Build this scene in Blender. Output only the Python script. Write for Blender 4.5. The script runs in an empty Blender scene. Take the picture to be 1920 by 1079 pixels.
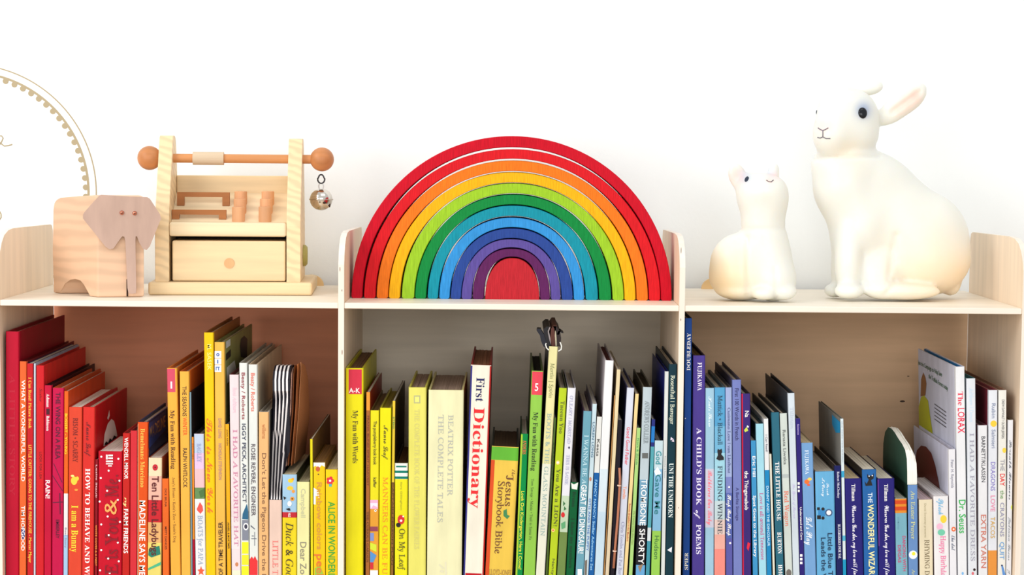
import bpy, bmesh, math, random
from mathutils import Vector, Matrix
random.seed(7)
S = bpy.context.scene
COL = S.collection
# ------------------------------------------------------------------ camera, world, lights, exposure
F = 3500.0; W, H = 1920.0, 1079.0
PITCH = math.atan((539.5 - 285) / F); ROLL = 0.0085
SHELF = 0.90
DIST = 2.19
def basis():
    return Matrix.Rotation(math.pi/2 - PITCH, 3, 'X') @ Matrix.Rotation(ROLL, 3, 'Z')
RB = basis()
def ray(px, py):
    return RB @ Vector(((px - 960) / F, -(py - H/2) / F, -1.0))
_r = ray(960, 571); CAM = Vector((0, -DIST, SHELF - _r.z * DIST / _r.y))
cd = bpy.data.cameras.new('camera'); co = bpy.data.objects.new('camera', cd); COL.objects.link(co)
cd.sensor_width = 36; cd.lens = F * 36 / W; cd.clip_start = 0.05
co.matrix_world = Matrix.Translation(CAM) @ RB.to_4x4()
S.camera = co
S.view_settings.view_transform = 'Standard'; S.view_settings.look = 'None'
S.view_settings.gamma = 1; S.view_settings.use_curve_mapping = False
S.view_settings.exposure = 0.0
wd = bpy.data.worlds.new('world'); S.world = wd; wd.use_nodes = True
bg = wd.node_tree.nodes['Background']; bg.inputs[0].default_value = (0.965, 0.985, 1.0, 1); bg.inputs[1].default_value = 0.80
def area(name, loc, target, size, power, color=(1, 1, 1)):
    l = bpy.data.lights.new(name, 'AREA'); l.shape = 'RECTANGLE'; l.size, l.size_y = size; l.energy = power; l.color = color
    o = bpy.data.objects.new(name, l); COL.objects.link(o); o.location = loc
    o.rotation_euler = (Vector(target) - Vector(loc)).to_track_quat('-Z', 'Y').to_euler()
area('window_light', (-2.3, -1.5, 2.6), (-0.1, 0.1, 0.95), (1.6, 1.4), 34, (1.0, 0.99, 0.97))
area('ceiling_light', (0.6, -1.1, 3.0), (0.1, 0.1, 0.9), (1.6, 1.0), 8, (1.0, 0.98, 0.95))
area('front_window_light', (-2.6, -3.6, 1.35), (0.2, 0.2, 0.85), (1.8, 1.5), 46, (0.99, 0.99, 1.0))
area('front_fill_light', (0.4, -4.6, 1.6), (0, 0.2, 0.8), (2.6, 1.6), 52, (0.98, 0.99, 1.0))  # fill added from the front to brighten the bay interiors and wall

def P(px, py, Y=0.0):
    r = ray(px, py); return CAM + r * ((Y - CAM.y) / r.y)
def G(px, py, z=SHELF):
    r = ray(px, py); return CAM + r * ((z - CAM.z) / r.z)
# ------------------------------------------------------------------ helpers
def lin(c):
    return tuple(((v/255)/12.92 if v/255 <= 0.04045 else ((v/255+0.055)/1.055)**2.4) for v in c)
MC = {}
def mat(c, rough=0.5, kind='paint', k=1.0):
    key = (tuple(c), rough, kind, k)
    if key in MC: return MC[key]
    m = bpy.data.materials.new(kind); m.use_nodes = True
    nt = m.node_tree; b = nt.nodes['Principled BSDF']; b.inputs['Roughness'].default_value = rough
    L = lin(c); col = (L[0], L[1], L[2], 1)
    b.inputs['Base Color'].default_value = col
    b.inputs['Specular IOR Level'].default_value = {'cover': .13, 'weave': .12, 'pages': .1, 'plaster': .1}.get(kind, .3)
    def tc(scale, out='Object'):
        t = nt.nodes.new('ShaderNodeTexCoord'); mp = nt.nodes.new('ShaderNodeMapping'); mp.inputs['Scale'].default_value = scale
        nt.links.new(t.outputs[out], mp.inputs['Vector']); return mp.outputs[0]
    def ramp2(fac, lo, hi, p0=0.3, p1=0.7):
        r = nt.nodes.new('ShaderNodeValToRGB'); r.color_ramp.elements[0].position = p0; r.color_ramp.elements[1].position = p1
        r.color_ramp.elements[0].color = tuple(min(1, x*lo) for x in L) + (1,); r.color_ramp.elements[1].color = tuple(min(1, x*hi) for x in L) + (1,)
        nt.links.new(fac, r.inputs[0]); nt.links.new(r.outputs[0], b.inputs['Base Color'])
    def noise(vec, sc, det=3):
        n = nt.nodes.new('ShaderNodeTexNoise'); n.inputs['Scale'].default_value = sc; n.inputs['Detail'].default_value = det
        nt.links.new(vec, n.inputs['Vector']); return n.outputs[0]
    def bump(h, st, dist=0.0005):
        bp = nt.nodes.new('ShaderNodeBump'); bp.inputs['Strength'].default_value = st; bp.inputs['Distance'].default_value = dist
        nt.links.new(h, bp.inputs['Height']); nt.links.new(bp.outputs[0], b.inputs['Normal'])
    if kind == 'cover':
        n = noise(tc((60, 60, 14)), 1.0, 4); ramp2(n, 0.74, 0.89)
    elif kind == 'pages':       # thin leaves: stripes across the thickness
        n = noise(tc((1800, 6, 6)), 1.0, 2); ramp2(n, 0.62, 1.08, 0.3, 0.6); bump(n, 0.4)
    elif kind == 'grain_z' or kind == 'grain_x' or kind == 'grain_y':
        sc = {'grain_z': (70, 70, 5), 'grain_x': (5, 70, 70), 'grain_y': (70, 5, 70)}[kind]
        n = noise(tc(sc), 1.0, 6); ramp2(n, 0.88 - 0.12*(k-1), 1.05, 0.25, 0.7); bump(n, 0.15)
    elif kind == 'rings':       # growth rings of solid pine / alder
        w = nt.nodes.new('ShaderNodeTexWave'); w.wave_type = 'BANDS'; w.bands_direction = 'DIAGONAL'
        w.inputs['Scale'].default_value = 30*k; w.inputs['Distortion'].default_value = 5; w.inputs['Detail'].default_value = 2; w.inputs['Detail Scale'].default_value = 1.2
        nt.links.new(tc((1, 1, 2.2)), w.inputs['Vector']); ramp2(w.outputs[1], 0.87, 1.03, 0.05, 0.8); bump(w.outputs[1], 0.1)
    elif kind == 'softrings':
        w = nt.nodes.new('ShaderNodeTexWave'); w.bands_direction = 'Z'; w.inputs['Scale'].default_value = 22; w.inputs['Distortion'].default_value = 7; w.inputs['Detail'].default_value = 3; w.inputs['Detail Scale'].default_value = .8
        nt.links.new(tc((.35, .35, 1)), w.inputs['Vector']); ramp2(w.outputs[1], .90, 1.03, .1, .8)
    elif kind == 'weave':
        n = noise(tc((900, 900, 60)), 1.0, 2); ramp2(n, 0.70, 0.98); bump(n, 0.3)
    elif kind == 'plaster':
        n = noise(tc((1, 1, 1)), 14, 4); ramp2(n, 0.985, 1.0); n2 = noise(tc((1, 1, 1)), 160, 3); bump(n2, 0.12, 0.002)
    elif kind == 'metal':
        b.inputs['Metallic'].default_value = 1.0
    m.diffuse_color = col
    MC[key] = m; return m
def tagobj(o, label=None, cat=None, group=None, kind=None):
    if label: o['label'] = label
    if cat: o['category'] = cat
    if group: o['group'] = group
    if kind: o['kind'] = kind
    return o
def empty(name, loc, label, cat, group=None, rot=None):
    o = bpy.data.objects.new(name, None); COL.objects.link(o); o.location = loc; o.empty_display_size = 0.02
    if rot: o.rotation_euler = rot
    return tagobj(o, label, cat, group)
def mesh_obj(name, verts, faces, m, parent=None, smooth=False, midx=None, label=None):
    me = bpy.data.meshes.new(name); me.from_pydata([tuple(v) for v in verts], [], faces)
    for x in (m if isinstance(m, (list, tuple)) else [m]): me.materials.append(x)
    if midx: me.polygons.foreach_set('material_index', midx)
    if smooth: me.polygons.foreach_set('use_smooth', [True]*len(me.polygons))
    bm = bmesh.new(); bm.from_mesh(me); bmesh.ops.recalc_face_normals(bm, faces=bm.faces); bm.to_mesh(me); bm.free()
    o = bpy.data.objects.new(name, me); COL.objects.link(o)
    if parent: o.parent = parent
    if label: o['label'] = label
    return o
def bm_obj(name, bm, m, parent=None, smooth=False, label=None):
    me = bpy.data.meshes.new(name); bmesh.ops.recalc_face_normals(bm, faces=bm.faces); bm.to_mesh(me); bm.free()
    for x in (m if isinstance(m, (list, tuple)) else [m]): me.materials.append(x)
    if smooth: me.polygons.foreach_set('use_smooth', [True]*len(me.polygons))
    o = bpy.data.objects.new(name, me); COL.objects.link(o)
    if parent: o.parent = parent
    if label: o['label'] = label
    return o
def box_bm(x0, x1, y0, y1, z0, z1, bev=0.0, seg=2, bm=None):
    bm = bm or bmesh.new()
    r = bmesh.ops.create_cube(bm, size=1.0)
    bmesh.ops.scale(bm, vec=(x1-x0, y1-y0, z1-z0), verts=r['verts'])
    bmesh.ops.translate(bm, vec=((x0+x1)/2, (y0+y1)/2, (z0+z1)/2), verts=r['verts'])
    if bev > 0:
        es = list({e for v in r['verts'] for e in v.link_edges})
        bmesh.ops.bevel(bm, geom=es, offset=bev, segments=seg, affect='EDGES', profile=0.5)
    return bm
def prism_yz(prof, x0, x1, bm=None, bev=0):
    """profile of (y,z) points extruded along x"""
    bm = bm or bmesh.new()
    a = [bm.verts.new((x0, y, z)) for y, z in prof]; b = [bm.verts.new((x1, y, z)) for y, z in prof]
    bm.faces.new(a); bm.faces.new(b[::-1]); n = len(prof)
    for i in range(n): bm.faces.new((a[i], b[i], b[(i+1) % n], a[(i+1) % n]))
    if bev:
        es = [e for e in bm.edges if abs(e.verts[0].co.x - e.verts[1].co.x) < 1e-7]
        bmesh.ops.bevel(bm, geom=es, offset=bev, segments=2, affect='EDGES', profile=0.5)
    return bm
def tube(pts, rad, n=8, closed=False, bm=None):
    bm = bm or bmesh.new(); pts = [Vector(p) for p in pts]; rings = []; N = len(pts)
    rads = rad if isinstance(rad, (list, tuple)) else [rad]*N
    up = Vector((0.13, 0.31, 0.94))
    for i, p in enumerate(pts):
        a = pts[(i-1) % N] if (closed or i > 0) else p; b = pts[(i+1) % N] if (closed or i < N-1) else p
        t = (b - a).normalized(); u = t.cross(up); u = u.normalized() if u.length > 1e-4 else Vector((1, 0, 0)); v = t.cross(u)
        rings.append([bm.verts.new(p + (u*math.cos(k*2*math.pi/n) + v*math.sin(k*2*math.pi/n))*rads[i]) for k in range(n)])
    for i in range(N if closed else N-1):
        A, B = rings[i], rings[(i+1) % N]
        for k in range(n): bm.faces.new((A[k], A[(k+1) % n], B[(k+1) % n], B[k]))
    if not closed: bm.faces.new(rings[0][::-1]); bm.faces.new(rings[-1])
    return bm
def sphere_bm(c, r, sc=(1, 1, 1), u=32, v=20, bm=None):
    bm = bm or bmesh.new()
    q = bmesh.ops.create_uvsphere(bm, u_segments=u, v_segments=v, radius=r)
    bmesh.ops.scale(bm, vec=sc, verts=q['verts']); bmesh.ops.translate(bm, vec=c, verts=q['verts'])
    return bm
# styled lettering: serif, slab and script forms of the letters
SC = {}
def styled(s, st):
    if st is None: return s
    U = {'b': (0x1D400, 0x1D41A), 'i': (0x1D434, 0x1D44E), 'u': (0x1D434, 0x1D44E), 's': (0x1D4D0, 0x1D4EA), 't': (0x1D670, 0x1D68A)}[st]
    o = ''
    for ch in s:
        if 'A' <= ch <= 'Z': o += chr(U[0] + ord(ch) - 65)
        elif 'a' <= ch <= 'z': o += chr(0x210E) if (st in 'iu' and ch == 'h') else chr(U[1] + ord(ch) - 97)
        else: o += ch
    return o
def tkey(s, st): return (s, st)
def prime(strings):
    """all lettering of one style comes out of one text curve, a line each"""
    by = {}
    for t, st in strings: by.setdefault(st, set()).add(t)
    for st, ts in by.items():
        ts = sorted(ts)
        c = bpy.data.curves.new('lettering', 'FONT'); c.resolution_u = 2; c.space_line = 3.0
        c.body = '\n'.join(styled(t, st) for t in ts); c.offset = .012 if st is None else (.008 if st in 'su' else 0)
        if st == 'u': c.shear = -0.27
        o = bpy.data.objects.new('lettering', c); me = bpy.data.meshes.new_from_object(o)
        V = [(v.co.x, v.co.y) for v in me.vertices]; lines = {}
        for p in me.polygons:
            vs = tuple(p.vertices); yc = sum(V[i][1] for i in vs)/len(vs)
            lines.setdefault(int(round((.25-yc)/3.0)), []).append(vs)
        for k, t in enumerate(ts):
            fs = lines.get(k, []); ids = sorted({i for f in fs for i in f}); ix = {i: n for n, i in enumerate(ids)}
            if not ids: SC[tkey(t, st)] = ([(0, 0), (1, 0), (1, .7)], [(0, 1, 2)], 1); continue
            vs = [(V[i][0]-(-.27*(V[i][1]+3*k)-(-.27*V[i][1]))*0, V[i][1]+3.0*k) for i in ids]
            x0 = min(v[0] for v in vs); x1 = max(v[0] for v in vs)
            SC[tkey(t, st)] = ([((u-x0)/(x1-x0), v/.69) for u, v in vs], [tuple(ix[i] for i in f) for f in fs], x1-x0)
        bpy.data.objects.remove(o); bpy.data.curves.remove(c); bpy.data.meshes.remove(me)
def text_uv(s, st=None, *a): return SC[tkey(s, st)]
# ------------------------------------------------------------------ the setting
WALLY = 0.300
wallm = mat((243, 246, 246), 0.8, 'plaster'); 
o = mesh_obj('wall_back', [(-4, WALLY, 0), (4, WALLY, 0), (4, WALLY+.1, 0), (-4, WALLY+.1, 0), (-4, WALLY, 2.7), (4, WALLY, 2.7), (4, WALLY+.1, 2.7), (-4, WALLY+.1, 2.7)],
             [(0, 1, 5, 4), (1, 2, 6, 5), (2, 3, 7, 6), (3, 0, 4, 7), (4, 5, 6, 7), (3, 2, 1, 0)], wallm); tagobj(o, kind='structure')
o = bm_obj('floor', box_bm(-4, 4, -5, WALLY, -0.05, 0), mat((205, 185, 160), 0.4, 'grain_x')); tagobj(o, kind='structure')
o = bm_obj('baseboard_back', box_bm(-4, 4, WALLY-0.012, WALLY, 0, 0.09, 0.003), mat((245, 245, 243), 0.4)); tagobj(o, kind='structure')
# ------------------------------------------------------------------ bookcase
X = lambda px, py=640, Y=0.0: P(px, py, Y).x
panels = [(X(0)-0.0065, X(0)), (X(634), X(645)), (X(1272.5), X(1283)), (X(1915), X(1915)+0.0065)]
bayx = [(panels[0][1], panels[1][0]), (panels[1][1], panels[2][0]), (panels[2][1], panels[3][0])]
ZB = P(960, 1150).z                  # top of the board the books stand on
TH = 0.0068
bc = empty('bookcase', (0, 0, 0), 'pale birch plywood bookcase of three open bays filled with colour-sorted books', 'bookcase')
ply = mat((238, 216, 190), 0.45, 'grain_z'); plyx = mat((247, 236, 218), 0.42, 'grain_x'); edge = mat((240, 228, 214), 0.5, 'grain_x'); edgez = mat((238, 226, 212), 0.5, 'grain_z')
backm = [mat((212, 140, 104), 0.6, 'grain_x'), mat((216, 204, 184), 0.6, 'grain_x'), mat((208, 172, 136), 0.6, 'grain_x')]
hT = SHELF
BK = 0.258
top_prof = [(0.0, 0.045), (0.004, 0.056), (0.012, 0.067), (0.024, 0.0755), (0.042, 0.0805), (0.065, 0.082), (BK-0.012, 0.0795), (BK-0.004, 0.0775), (BK, 0.071)]
for i, (a, b) in enumerate(panels):
    bk = BK if i in (0, 3) else 0.285
    prof = [(0.0, 0.0)] + [(min(y, bk), hT+z) for y, z in top_prof]
    if bk != BK: prof += [(BK, hT-TH), (bk, hT-TH)]
    prof += [(bk, 0.0)]
    me = prism_yz(prof, a, b)
    o = bm_obj('side_panel', me, [ply, edgez], bc)
    for f in o.data.polygons:
        if abs(f.normal.x) < 0.5: f.material_index = 1
for i, (a, b) in enumerate(bayx):
    for nm, z in (('top_shelf', hT), ('middle_shelf', ZB), ('bottom_shelf', 0.10)):
        o = bm_obj(nm, box_bm(a+0.0001, b-0.0001, 0.0006, 0.2855, z-TH, z, 0.0006, 1), [plyx, edge], bc)
        for f in o.data.polygons:
            if f.normal.y < -0.5: f.material_index = 1
    yb = 0.272
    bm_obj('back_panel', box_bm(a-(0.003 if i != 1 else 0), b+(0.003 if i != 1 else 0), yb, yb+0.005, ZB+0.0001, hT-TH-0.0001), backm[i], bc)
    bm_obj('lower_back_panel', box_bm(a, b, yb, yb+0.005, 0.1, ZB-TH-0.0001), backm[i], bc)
# small dark gaps in the exposed ply layers of the front edges
for px, py, hh in ((637.5, 505, 9), (641, 545, 4), (641.5, 661, 10), (1277, 470, 12), (1276.5, 600, 5), (1272.3, 953, 3)):
    c = P(px, py, -.0001)
    bm = bmesh.new(); bmesh.ops.create_circle(bm, cap_ends=True, radius=1, segments=10, matrix=Matrix.Translation(c) @ Matrix.Rotation(math.pi/2, 4, 'X') @ Matrix.Diagonal((.0005, hh/3200, 1, 1)))
    bm_obj('ply_gap', bm, mat((150, 128, 112), 0.7), bc)
# little rounded tabs on the back edge of the two outer bays' tops
for cx in (583, 1339):
    c = P(cx, 538, 0.272)
    pts = [(c.x + 0.0165*math.cos(t*math.pi/16), SHELF + 0.0145*math.sin(t*math.pi/16)) for t in range(17)]
    bm = bmesh.new(); a = [bm.verts.new((x, 0.2735, z)) for x, z in pts]; b = [bm.verts.new((x, 0.2800, z)) for x, z in pts]
    bm.faces.new(a); bm.faces.new(b[::-1])
    for k in range(len(pts)): bm.faces.new((a[k], b[k], b[(k+1) % 17], a[(k+1) % 17]))
    bm_obj('back_tab', bm, mat((238, 200, 145), 0.5, 'grain_x'), bc)
# knots in the plywood back of the right bay
for px, py, r in ((1692, 753, 0.0022), (1703, 706, 0.001)):
    c = P(px, py, 0.2719)
    bm = bmesh.new(); bmesh.ops.create_circle(bm, cap_ends=True, radius=r, segments=14, matrix=Matrix.Translation(c) @ Matrix.Rotation(math.pi/2, 4, 'X') @ Matrix.Diagonal((1.6, 0.6, 1, 1)))
    bm_obj('wood_knot', bm, mat((60, 45, 35), 0.7), bc)

# ------------------------------------------------------------------ books
BOOKS = []
def B(label, q, col, kind='hard', side=None, d=0.20, Y0=0.010, T=(), bands=(), D=(), name='picture_book', pages=None, extra=None, cat='book'):
    """q = (left, right, top, left at the frame's foot, right at the frame's foot), as read off the photograph at the spine's plane"""
    BOOKS.append(dict(label=label, q=q, col=col, kind=kind, side=side, d=d, Y0=Y0, T=T, bands=bands, D=D, name=name, pages=pages, extra=extra, cat=cat, bay=BAY))
WH = (250, 248, 245); BLK = (25, 22, 25)
def circ(cx, cy, rx, ry=None, n=14, a0=0, a1=360):
    ry = ry or rx; return [(cx+rx*math.cos(math.radians(a0+(a1-a0)*i/(n if a1-a0 == 360 else n-1))), cy+ry*math.sin(math.radians(a0+(a1-a0)*i/(n if a1-a0 == 360 else n-1)))) for i in range(n)]
def rect(x0, y0, x1, y1): return [(x0, y0), (x1, y0), (x1, y1), (x0, y1)]
# T rows: (string, y0, y1, colour, centre across spine -1..1, cap height / spine width, style, direction)
BAY = 0
B('thick plain dark red hardcover, leftmost and tallest book of the left bay', (2, 35, 622, 4.5, 32.5), (200, 18, 52), side=(150, 16, 36), d=.226,
  T=[('A LITTLE STORY', 700, 930, (186, 16, 48), 0, .42, 'u', 'd')])
B('orange book with white WHAT A WONDERFUL WORLD lettering on its spine', (35.3, 49, 678, 33, 49.5), (240, 108, 52), 'hard', (120, 20, 30), .24,
  T=[('WHAT A WONDERFUL WORLD', 713, 903, WH, .1, .5, None, 'd'), ('TIM HOPGOOD', 949, 1033, WH, .1, .5, None, 'd')], D=[(circ(43.5, 1000, 4, 12), (60, 70, 130))])
B('slim red book with small yellow spine title, right of the orange WONDERFUL WORLD book', (50, 62.5, 682, 50.5, 63), (208, 34, 42), 'soft', (30, 40, 95), .225,
  T=[('I Can Read! Picture Book', 708, 804, (250, 195, 60), 0, .45, 'b', 'd'), ('LITTLE CRITTER: GOING TO THE FIREHOUSE - Mercer Mayer', 835, 1056, (250, 195, 60), 0, .45, None, 'd')])
B('very thin pale blue-white booklet between two red spines', (63, 67, 682, 63.2, 66.2), (215, 225, 240), 'soft', (190, 205, 225), .22)
B('red hardcover with small black LOOK FOR LISA spine title', (67.6, 83, 686, 67, 82), (218, 36, 44), 'hard', (222, 40, 38), .215,
  T=[('Sestur', 729, 754, (90, 10, 20), .15, .3, 'i', 'd'), ('LOOK FOR LISA', 848, 899, (120, 12, 24), .15, .28, None, 'd')])
B('crimson book with bold white RAIN! on its spine', (83.3, 96.6, 723, 82.6, 96), (205, 20, 62), 'hard', (60, 20, 30), .23,
  T=[('Ashman', 739, 764, WH, 0, .4, 'b', 'd'), ('Robinson', 780, 808, WH, 0, .4, 'b', 'd'), ('RAIN!', 901, 935, WH, 0, .62, None, 'd')], D=[(rect(87, 767, 93, 778), (70, 10, 30))])
B('magenta-pink book titled THE WING ON A FLEA in dark letters', (98.4, 119.5, 728, 97, 118.3), (205, 22, 78), 'hard', (215, 95, 45), .20, pages=(235, 225, 205),
  T=[('THE WING ON A FLEA', 736, 861, (75, 10, 45), 0, .40, None, 'd'), ('EMBERLEY', 975, 1010, (75, 10, 45), 0, .28, None, 'd')],
  D=[([(100, 870), (101, 869), (117, 905), (116, 906)], (95, 10, 50)), ([(98, 893), (99, 892), (118, 921), (117, 922)], (95, 10, 50)), ([(99, 942), (118, 941), (118, 943), (99, 944)], (95, 10, 50)), ([(111, 925), (113, 925), (114, 965), (112, 965)], (95, 10, 50))])
B('thin orange book with yellow lettering and pale blue spine foot', (120.8, 127.8, 734, 118.8, 127), (238, 104, 34), 'soft', (228, 80, 30), .20,
  T=[('BOSSERT - YOUNG', 776, 852, (255, 225, 40), 0, .6, None, 'd'), ('Bear Story', 990, 1028, (140, 140, 160), 0, .4, None, 'd')], bands=[(926, 1004, (248, 244, 244)), (1004, 1090, (170, 208, 242))])
B('orange-red board book titled I am a Bunny in yellow', (128.8, 154.2, 764, 127.6, 152.6), (230, 76, 52), 'board', (215, 60, 45), .17,
  T=[('RISOM • SCARRY', 784, 867, (110, 25, 25), 0, .34, 'u', 'd'), ('I am a Bunny', 948, 1036, (255, 215, 50), 0, .5, 'b', 'd')],
  D=[(circ(139, 902, 6, 8), (250, 200, 60)), (circ(145, 898, 3, 4), (250, 200, 60)), (circ(136, 893, 3.4, 2), (250, 225, 130)), (circ(143, 919, 3.4, 2), (240, 150, 60))])
B('red picture book titled HOW TO BEHAVE AND WHY in white', (155.6, 177.8, 764, 153.2, 175.8), (225, 52, 46), 'hard', (205, 22, 32), .185,
  T=[('Munro Leaf', 792, 856, (110, 20, 25), 0, .42, 's', 'd'), ('HOW TO BEHAVE AND WHY', 879, 1100, WH, -.1, .40, 'b', 'd')], extra='behave')
B('very thin dark red booklet wedged beside the dotted red board book', (179, 183.3, 862, 177, 183), (150, 20, 34), 'soft', (120, 15, 25), .15,
  T=[('Leslie Staub', 872, 934, (240, 200, 200), 0, .5, None, 'd'), ('WHITE DOVES & A NEST', 985, 1062, (235, 150, 60), 0, .6, None, 'd')])
B('chunky red board book with white dots and a gold ampersand', (184, 229, 847, 183.4, 228), (208, 18, 44), 'board', (200, 20, 40), .12,
  T=[('E is You', 969, 1077, (130, 12, 30), .15, .52, 'u', 'u'), ('&', 936, 965, (250, 165, 90), .05, .52, 'b', 'u'), ('Me.', 890, 932, (130, 12, 30), .15, .52, 'u', 'u')],
  D=[(circ(x, y, 1.9), WH) for x, y in ((190, 857), (222, 861), (189, 897), (224, 902), (201, 921), (187, 941), (221, 938), (202, 969), (225, 979), (190, 984), (204, 1004), (221, 1018), (190, 1032), (203, 1048), (223, 1053), (206, 1075), (188, 1070), (204, 883))] + [(rect(199, 853, 202, 862), WH), (rect(203, 853, 212, 856), WH), (rect(203, 858, 212, 861), WH), (rect(199, 864, 212, 867), WH), (rect(199, 869, 212, 871), WH), (rect(203, 873, 210, 875), WH)])
B('slim red book with white my FARM FRIENDS spine title', (230, 244, 813, 229, 242.5), (205, 40, 34), 'hard', (190, 30, 35), .17,
  T=[('WENDELL MINOR', 821, 899, WH, 0, .5, None, 'd'), ('my', 933, 951, (250, 225, 150), .1, .5, 's', 'd'), ('FARM FRIENDS', 955, 1038, WH, 0, .58, None, 'd')])
B('plain untitled coral-red spine left of an orange book', (244.8, 257, 808, 243.2, 256.5), (222, 52, 62), 'hard', (150, 20, 30), .20)
B('orange book with bold white capitals and a dark blue cover board', (258, 277.6, 792, 257.2, 276), (234, 88, 30), 'hard', (28, 50, 95), .17,
  T=[('Bemelmans Marciano', 804, 914, (250, 190, 80), 0, .42, 'b', 'd'), ('MADELINE SAYS MERCI', 939, 1105, WH, 0, .56, None, 'd')], D=[(rect(258, 795, 259, 1079), (245, 210, 170))], extra='blue_cover')
B('pink and cream board book titled Ten Little Ladybugs', (278.4, 304, 859, 277, 302.5), (246, 228, 190), 'board', (170, 90, 60), .14,
  T=[('Ten Little Ladybugs', 893, 1042, (90, 20, 25), .05, .5, None, 'd')], bands=[(893, 938, (246, 190, 170)), (938, 980, (215, 45, 55)), (980, 1018, (240, 185, 120)), (1018, 1095, (240, 222, 120))],
  D=[(circ(291, 877, 5, 6), (190, 25, 45)), (circ(291, 877, 1.3), BLK), ([(279, 1030), (299, 1024), (301, 1040), (284, 1046), (278, 1042)], (30, 120, 100)), ([(278, 1066), (302, 1054), (302, 1060), (278, 1070)], (70, 175, 130))])
B('short orange book with tiny black lettering, beside a yellow spine marked 1', (304.6, 316, 898, 303.4, 319), (242, 112, 42), 'hard', (120, 50, 20), .14,
  T=[('DICK BRUNA', 917, 951, (90, 35, 15), .1, .3, None, 'd'), ('MIFFY DANCES', 988, 1031, (90, 35, 15), .1, .3, None, 'd')])
B('amber My Fun with Reading volume with pink band marked 1', (310.6, 333, 691, 320, 338), (252, 184, 72), 'hard', (235, 130, 50), .21, name='story_book',
  T=[('1', 716, 729, WH, -.15, .45, None, 'h'), ('My Fun with Reading', 770, 880, (80, 40, 20), -.05, .42, 'b', 'd'), ("Joey's House • Katie's Zoo • Susie's Dog", 896, 1018, (120, 75, 35), -.05, .24, 'u', 'd')],
  bands=[(692, 736, (226, 86, 112), -.96, .62)])
B('amber book titled THE SEASONS WINTER by its orange second word', (336, 354.5, 697, 339.5, 357.6), (253, 190, 78), 'hard', (228, 115, 45), .20,
  T=[('THE SEASONS', 725, 781, (80, 50, 30), 0, .42, None, 'd'), ('WINTER', 783, 817, (235, 90, 30), .05, .42, None, 'd'), ('RALPH WHITLOCK', 841, 915, (70, 45, 30), 0, .42, None, 'd')])
B('thin slate-blue book half hidden behind amber spines', (355.2, 359, 736, 358.4, 361.2), (128, 156, 170), 'soft', (45, 40, 45), .20)  # near-black board colour carries the shade on its side
B('very thin orange book with deep red spine foot', (359.6, 363, 820, 361.5, 366), (246, 150, 50), 'soft', (60, 30, 25), .2, bands=[(1012, 1095, (185, 20, 50))],
  T=[('BEDTIME', 832, 862, (190, 70, 30), 0, .5, None, 'd')])
B('lilac and white book titled BOATS for PAPA with red fish', (363.4, 382, 814, 366.8, 385.6), (238, 222, 238), 'hard', (60, 60, 70), .19,
  T=[('BAGLEY', 832, 867, (150, 160, 200), 0, .4, 'u', 'd'), ('BOATS for PAPA', 967, 1060, (150, 165, 190), .05, .48, 'u', 'd')],
  bands=[(815, 850, (205, 220, 245)), (850, 880, (240, 205, 240)), (880, 915, (250, 200, 205)), (915, 936, (110, 150, 95)), (936, 1095, (246, 246, 248))],
  D=[([(375, 942), (380, 950), (381, 958), (376, 964), (370, 958), (369, 955)], (225, 80, 75)), ([(373, 922), (382, 917), (384, 930), (376, 934)], (70, 110, 60)), ([(377, 1062), (379, 1068), (384, 1069), (380, 1073), (382, 1079), (377, 1076), (372, 1079), (374, 1073), (370, 1069), (375, 1068)], (225, 90, 60))])
B('tall bright yellow hardcover with orange cursive New York title', (381.6, 401, 624, 387, 403.6), (252, 210, 20), 'hard', (165, 105, 50), .215,
  T=[('M. SASEK', 646, 695, (253, 232, 130), .1, .42, None, 'd'), ('This is New York', 785, 963, (225, 110, 40), .05, .66, 's', 'd')])
B('tall amber book with three white square stickers near its top', (401.8, 420.8, 642, 404.8, 423.2), (252, 196, 86), 'hard', (150, 155, 95), .235,
  T=[('DAVID LONG', 785, 822, (170, 130, 130), 0, .3, None, 'd'), ('NICHOLAS STEVENSON', 832, 900, (170, 130, 130), 0, .3, None, 'd'), ('DIARY OF A TIME TRAVELER', 979, 1112, (70, 45, 30), 0, .42, None, 'u')],
  D=[(rect(402.5, 659, 415, 672), (235, 240, 248)), (rect(402.5, 673, 415, 684), (235, 240, 248)), (rect(402.5, 685, 415, 698), (235, 240, 248)), (circ(408.5, 665.5, 3), (40, 80, 160)), (circ(408.5, 665.5, 1.2), WH), (rect(407, 675, 409.5, 682), (90, 120, 180)), (rect(404.5, 688, 406, 695), (90, 120, 180)), (rect(409, 688, 410.5, 695), (90, 120, 180)), (rect(404.5, 688, 412, 690), (90, 120, 180))], extra='travel_cover')
B('thin golden-yellow book with tiny black lettering, shorter than its neighbours', (422.6, 429, 796, 425.5, 433.6), (250, 184, 30), 'soft', (80, 60, 30), .20,
  T=[('JOAN AIKEN', 806, 836, (80, 50, 20), 0, .4, None, 'd'), ('ARABEL & MORTIMER', 980, 1030, (50, 35, 20), 0, .45, None, 'd')])
B('pale pink book titled I HAD A FAVORITE HAT', (430, 447.4, 703, 434.2, 451.6), (250, 230, 234), 'hard', (120, 50, 60), .20,
  T=[('Boni Ashburn', 727, 775, (235, 190, 205), .1, .4, 'u', 'd'), ('I HAD A FAVORITE HAT', 806, 1025, (200, 130, 160), .1, .44, 'u', 'd')], D=[(circ(444, 1059, 3, 4), (200, 130, 90)), (rect(435, 1070, 451, 1079), (250, 225, 200))], bands=[(970, 1030, (250, 238, 240))])
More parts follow.
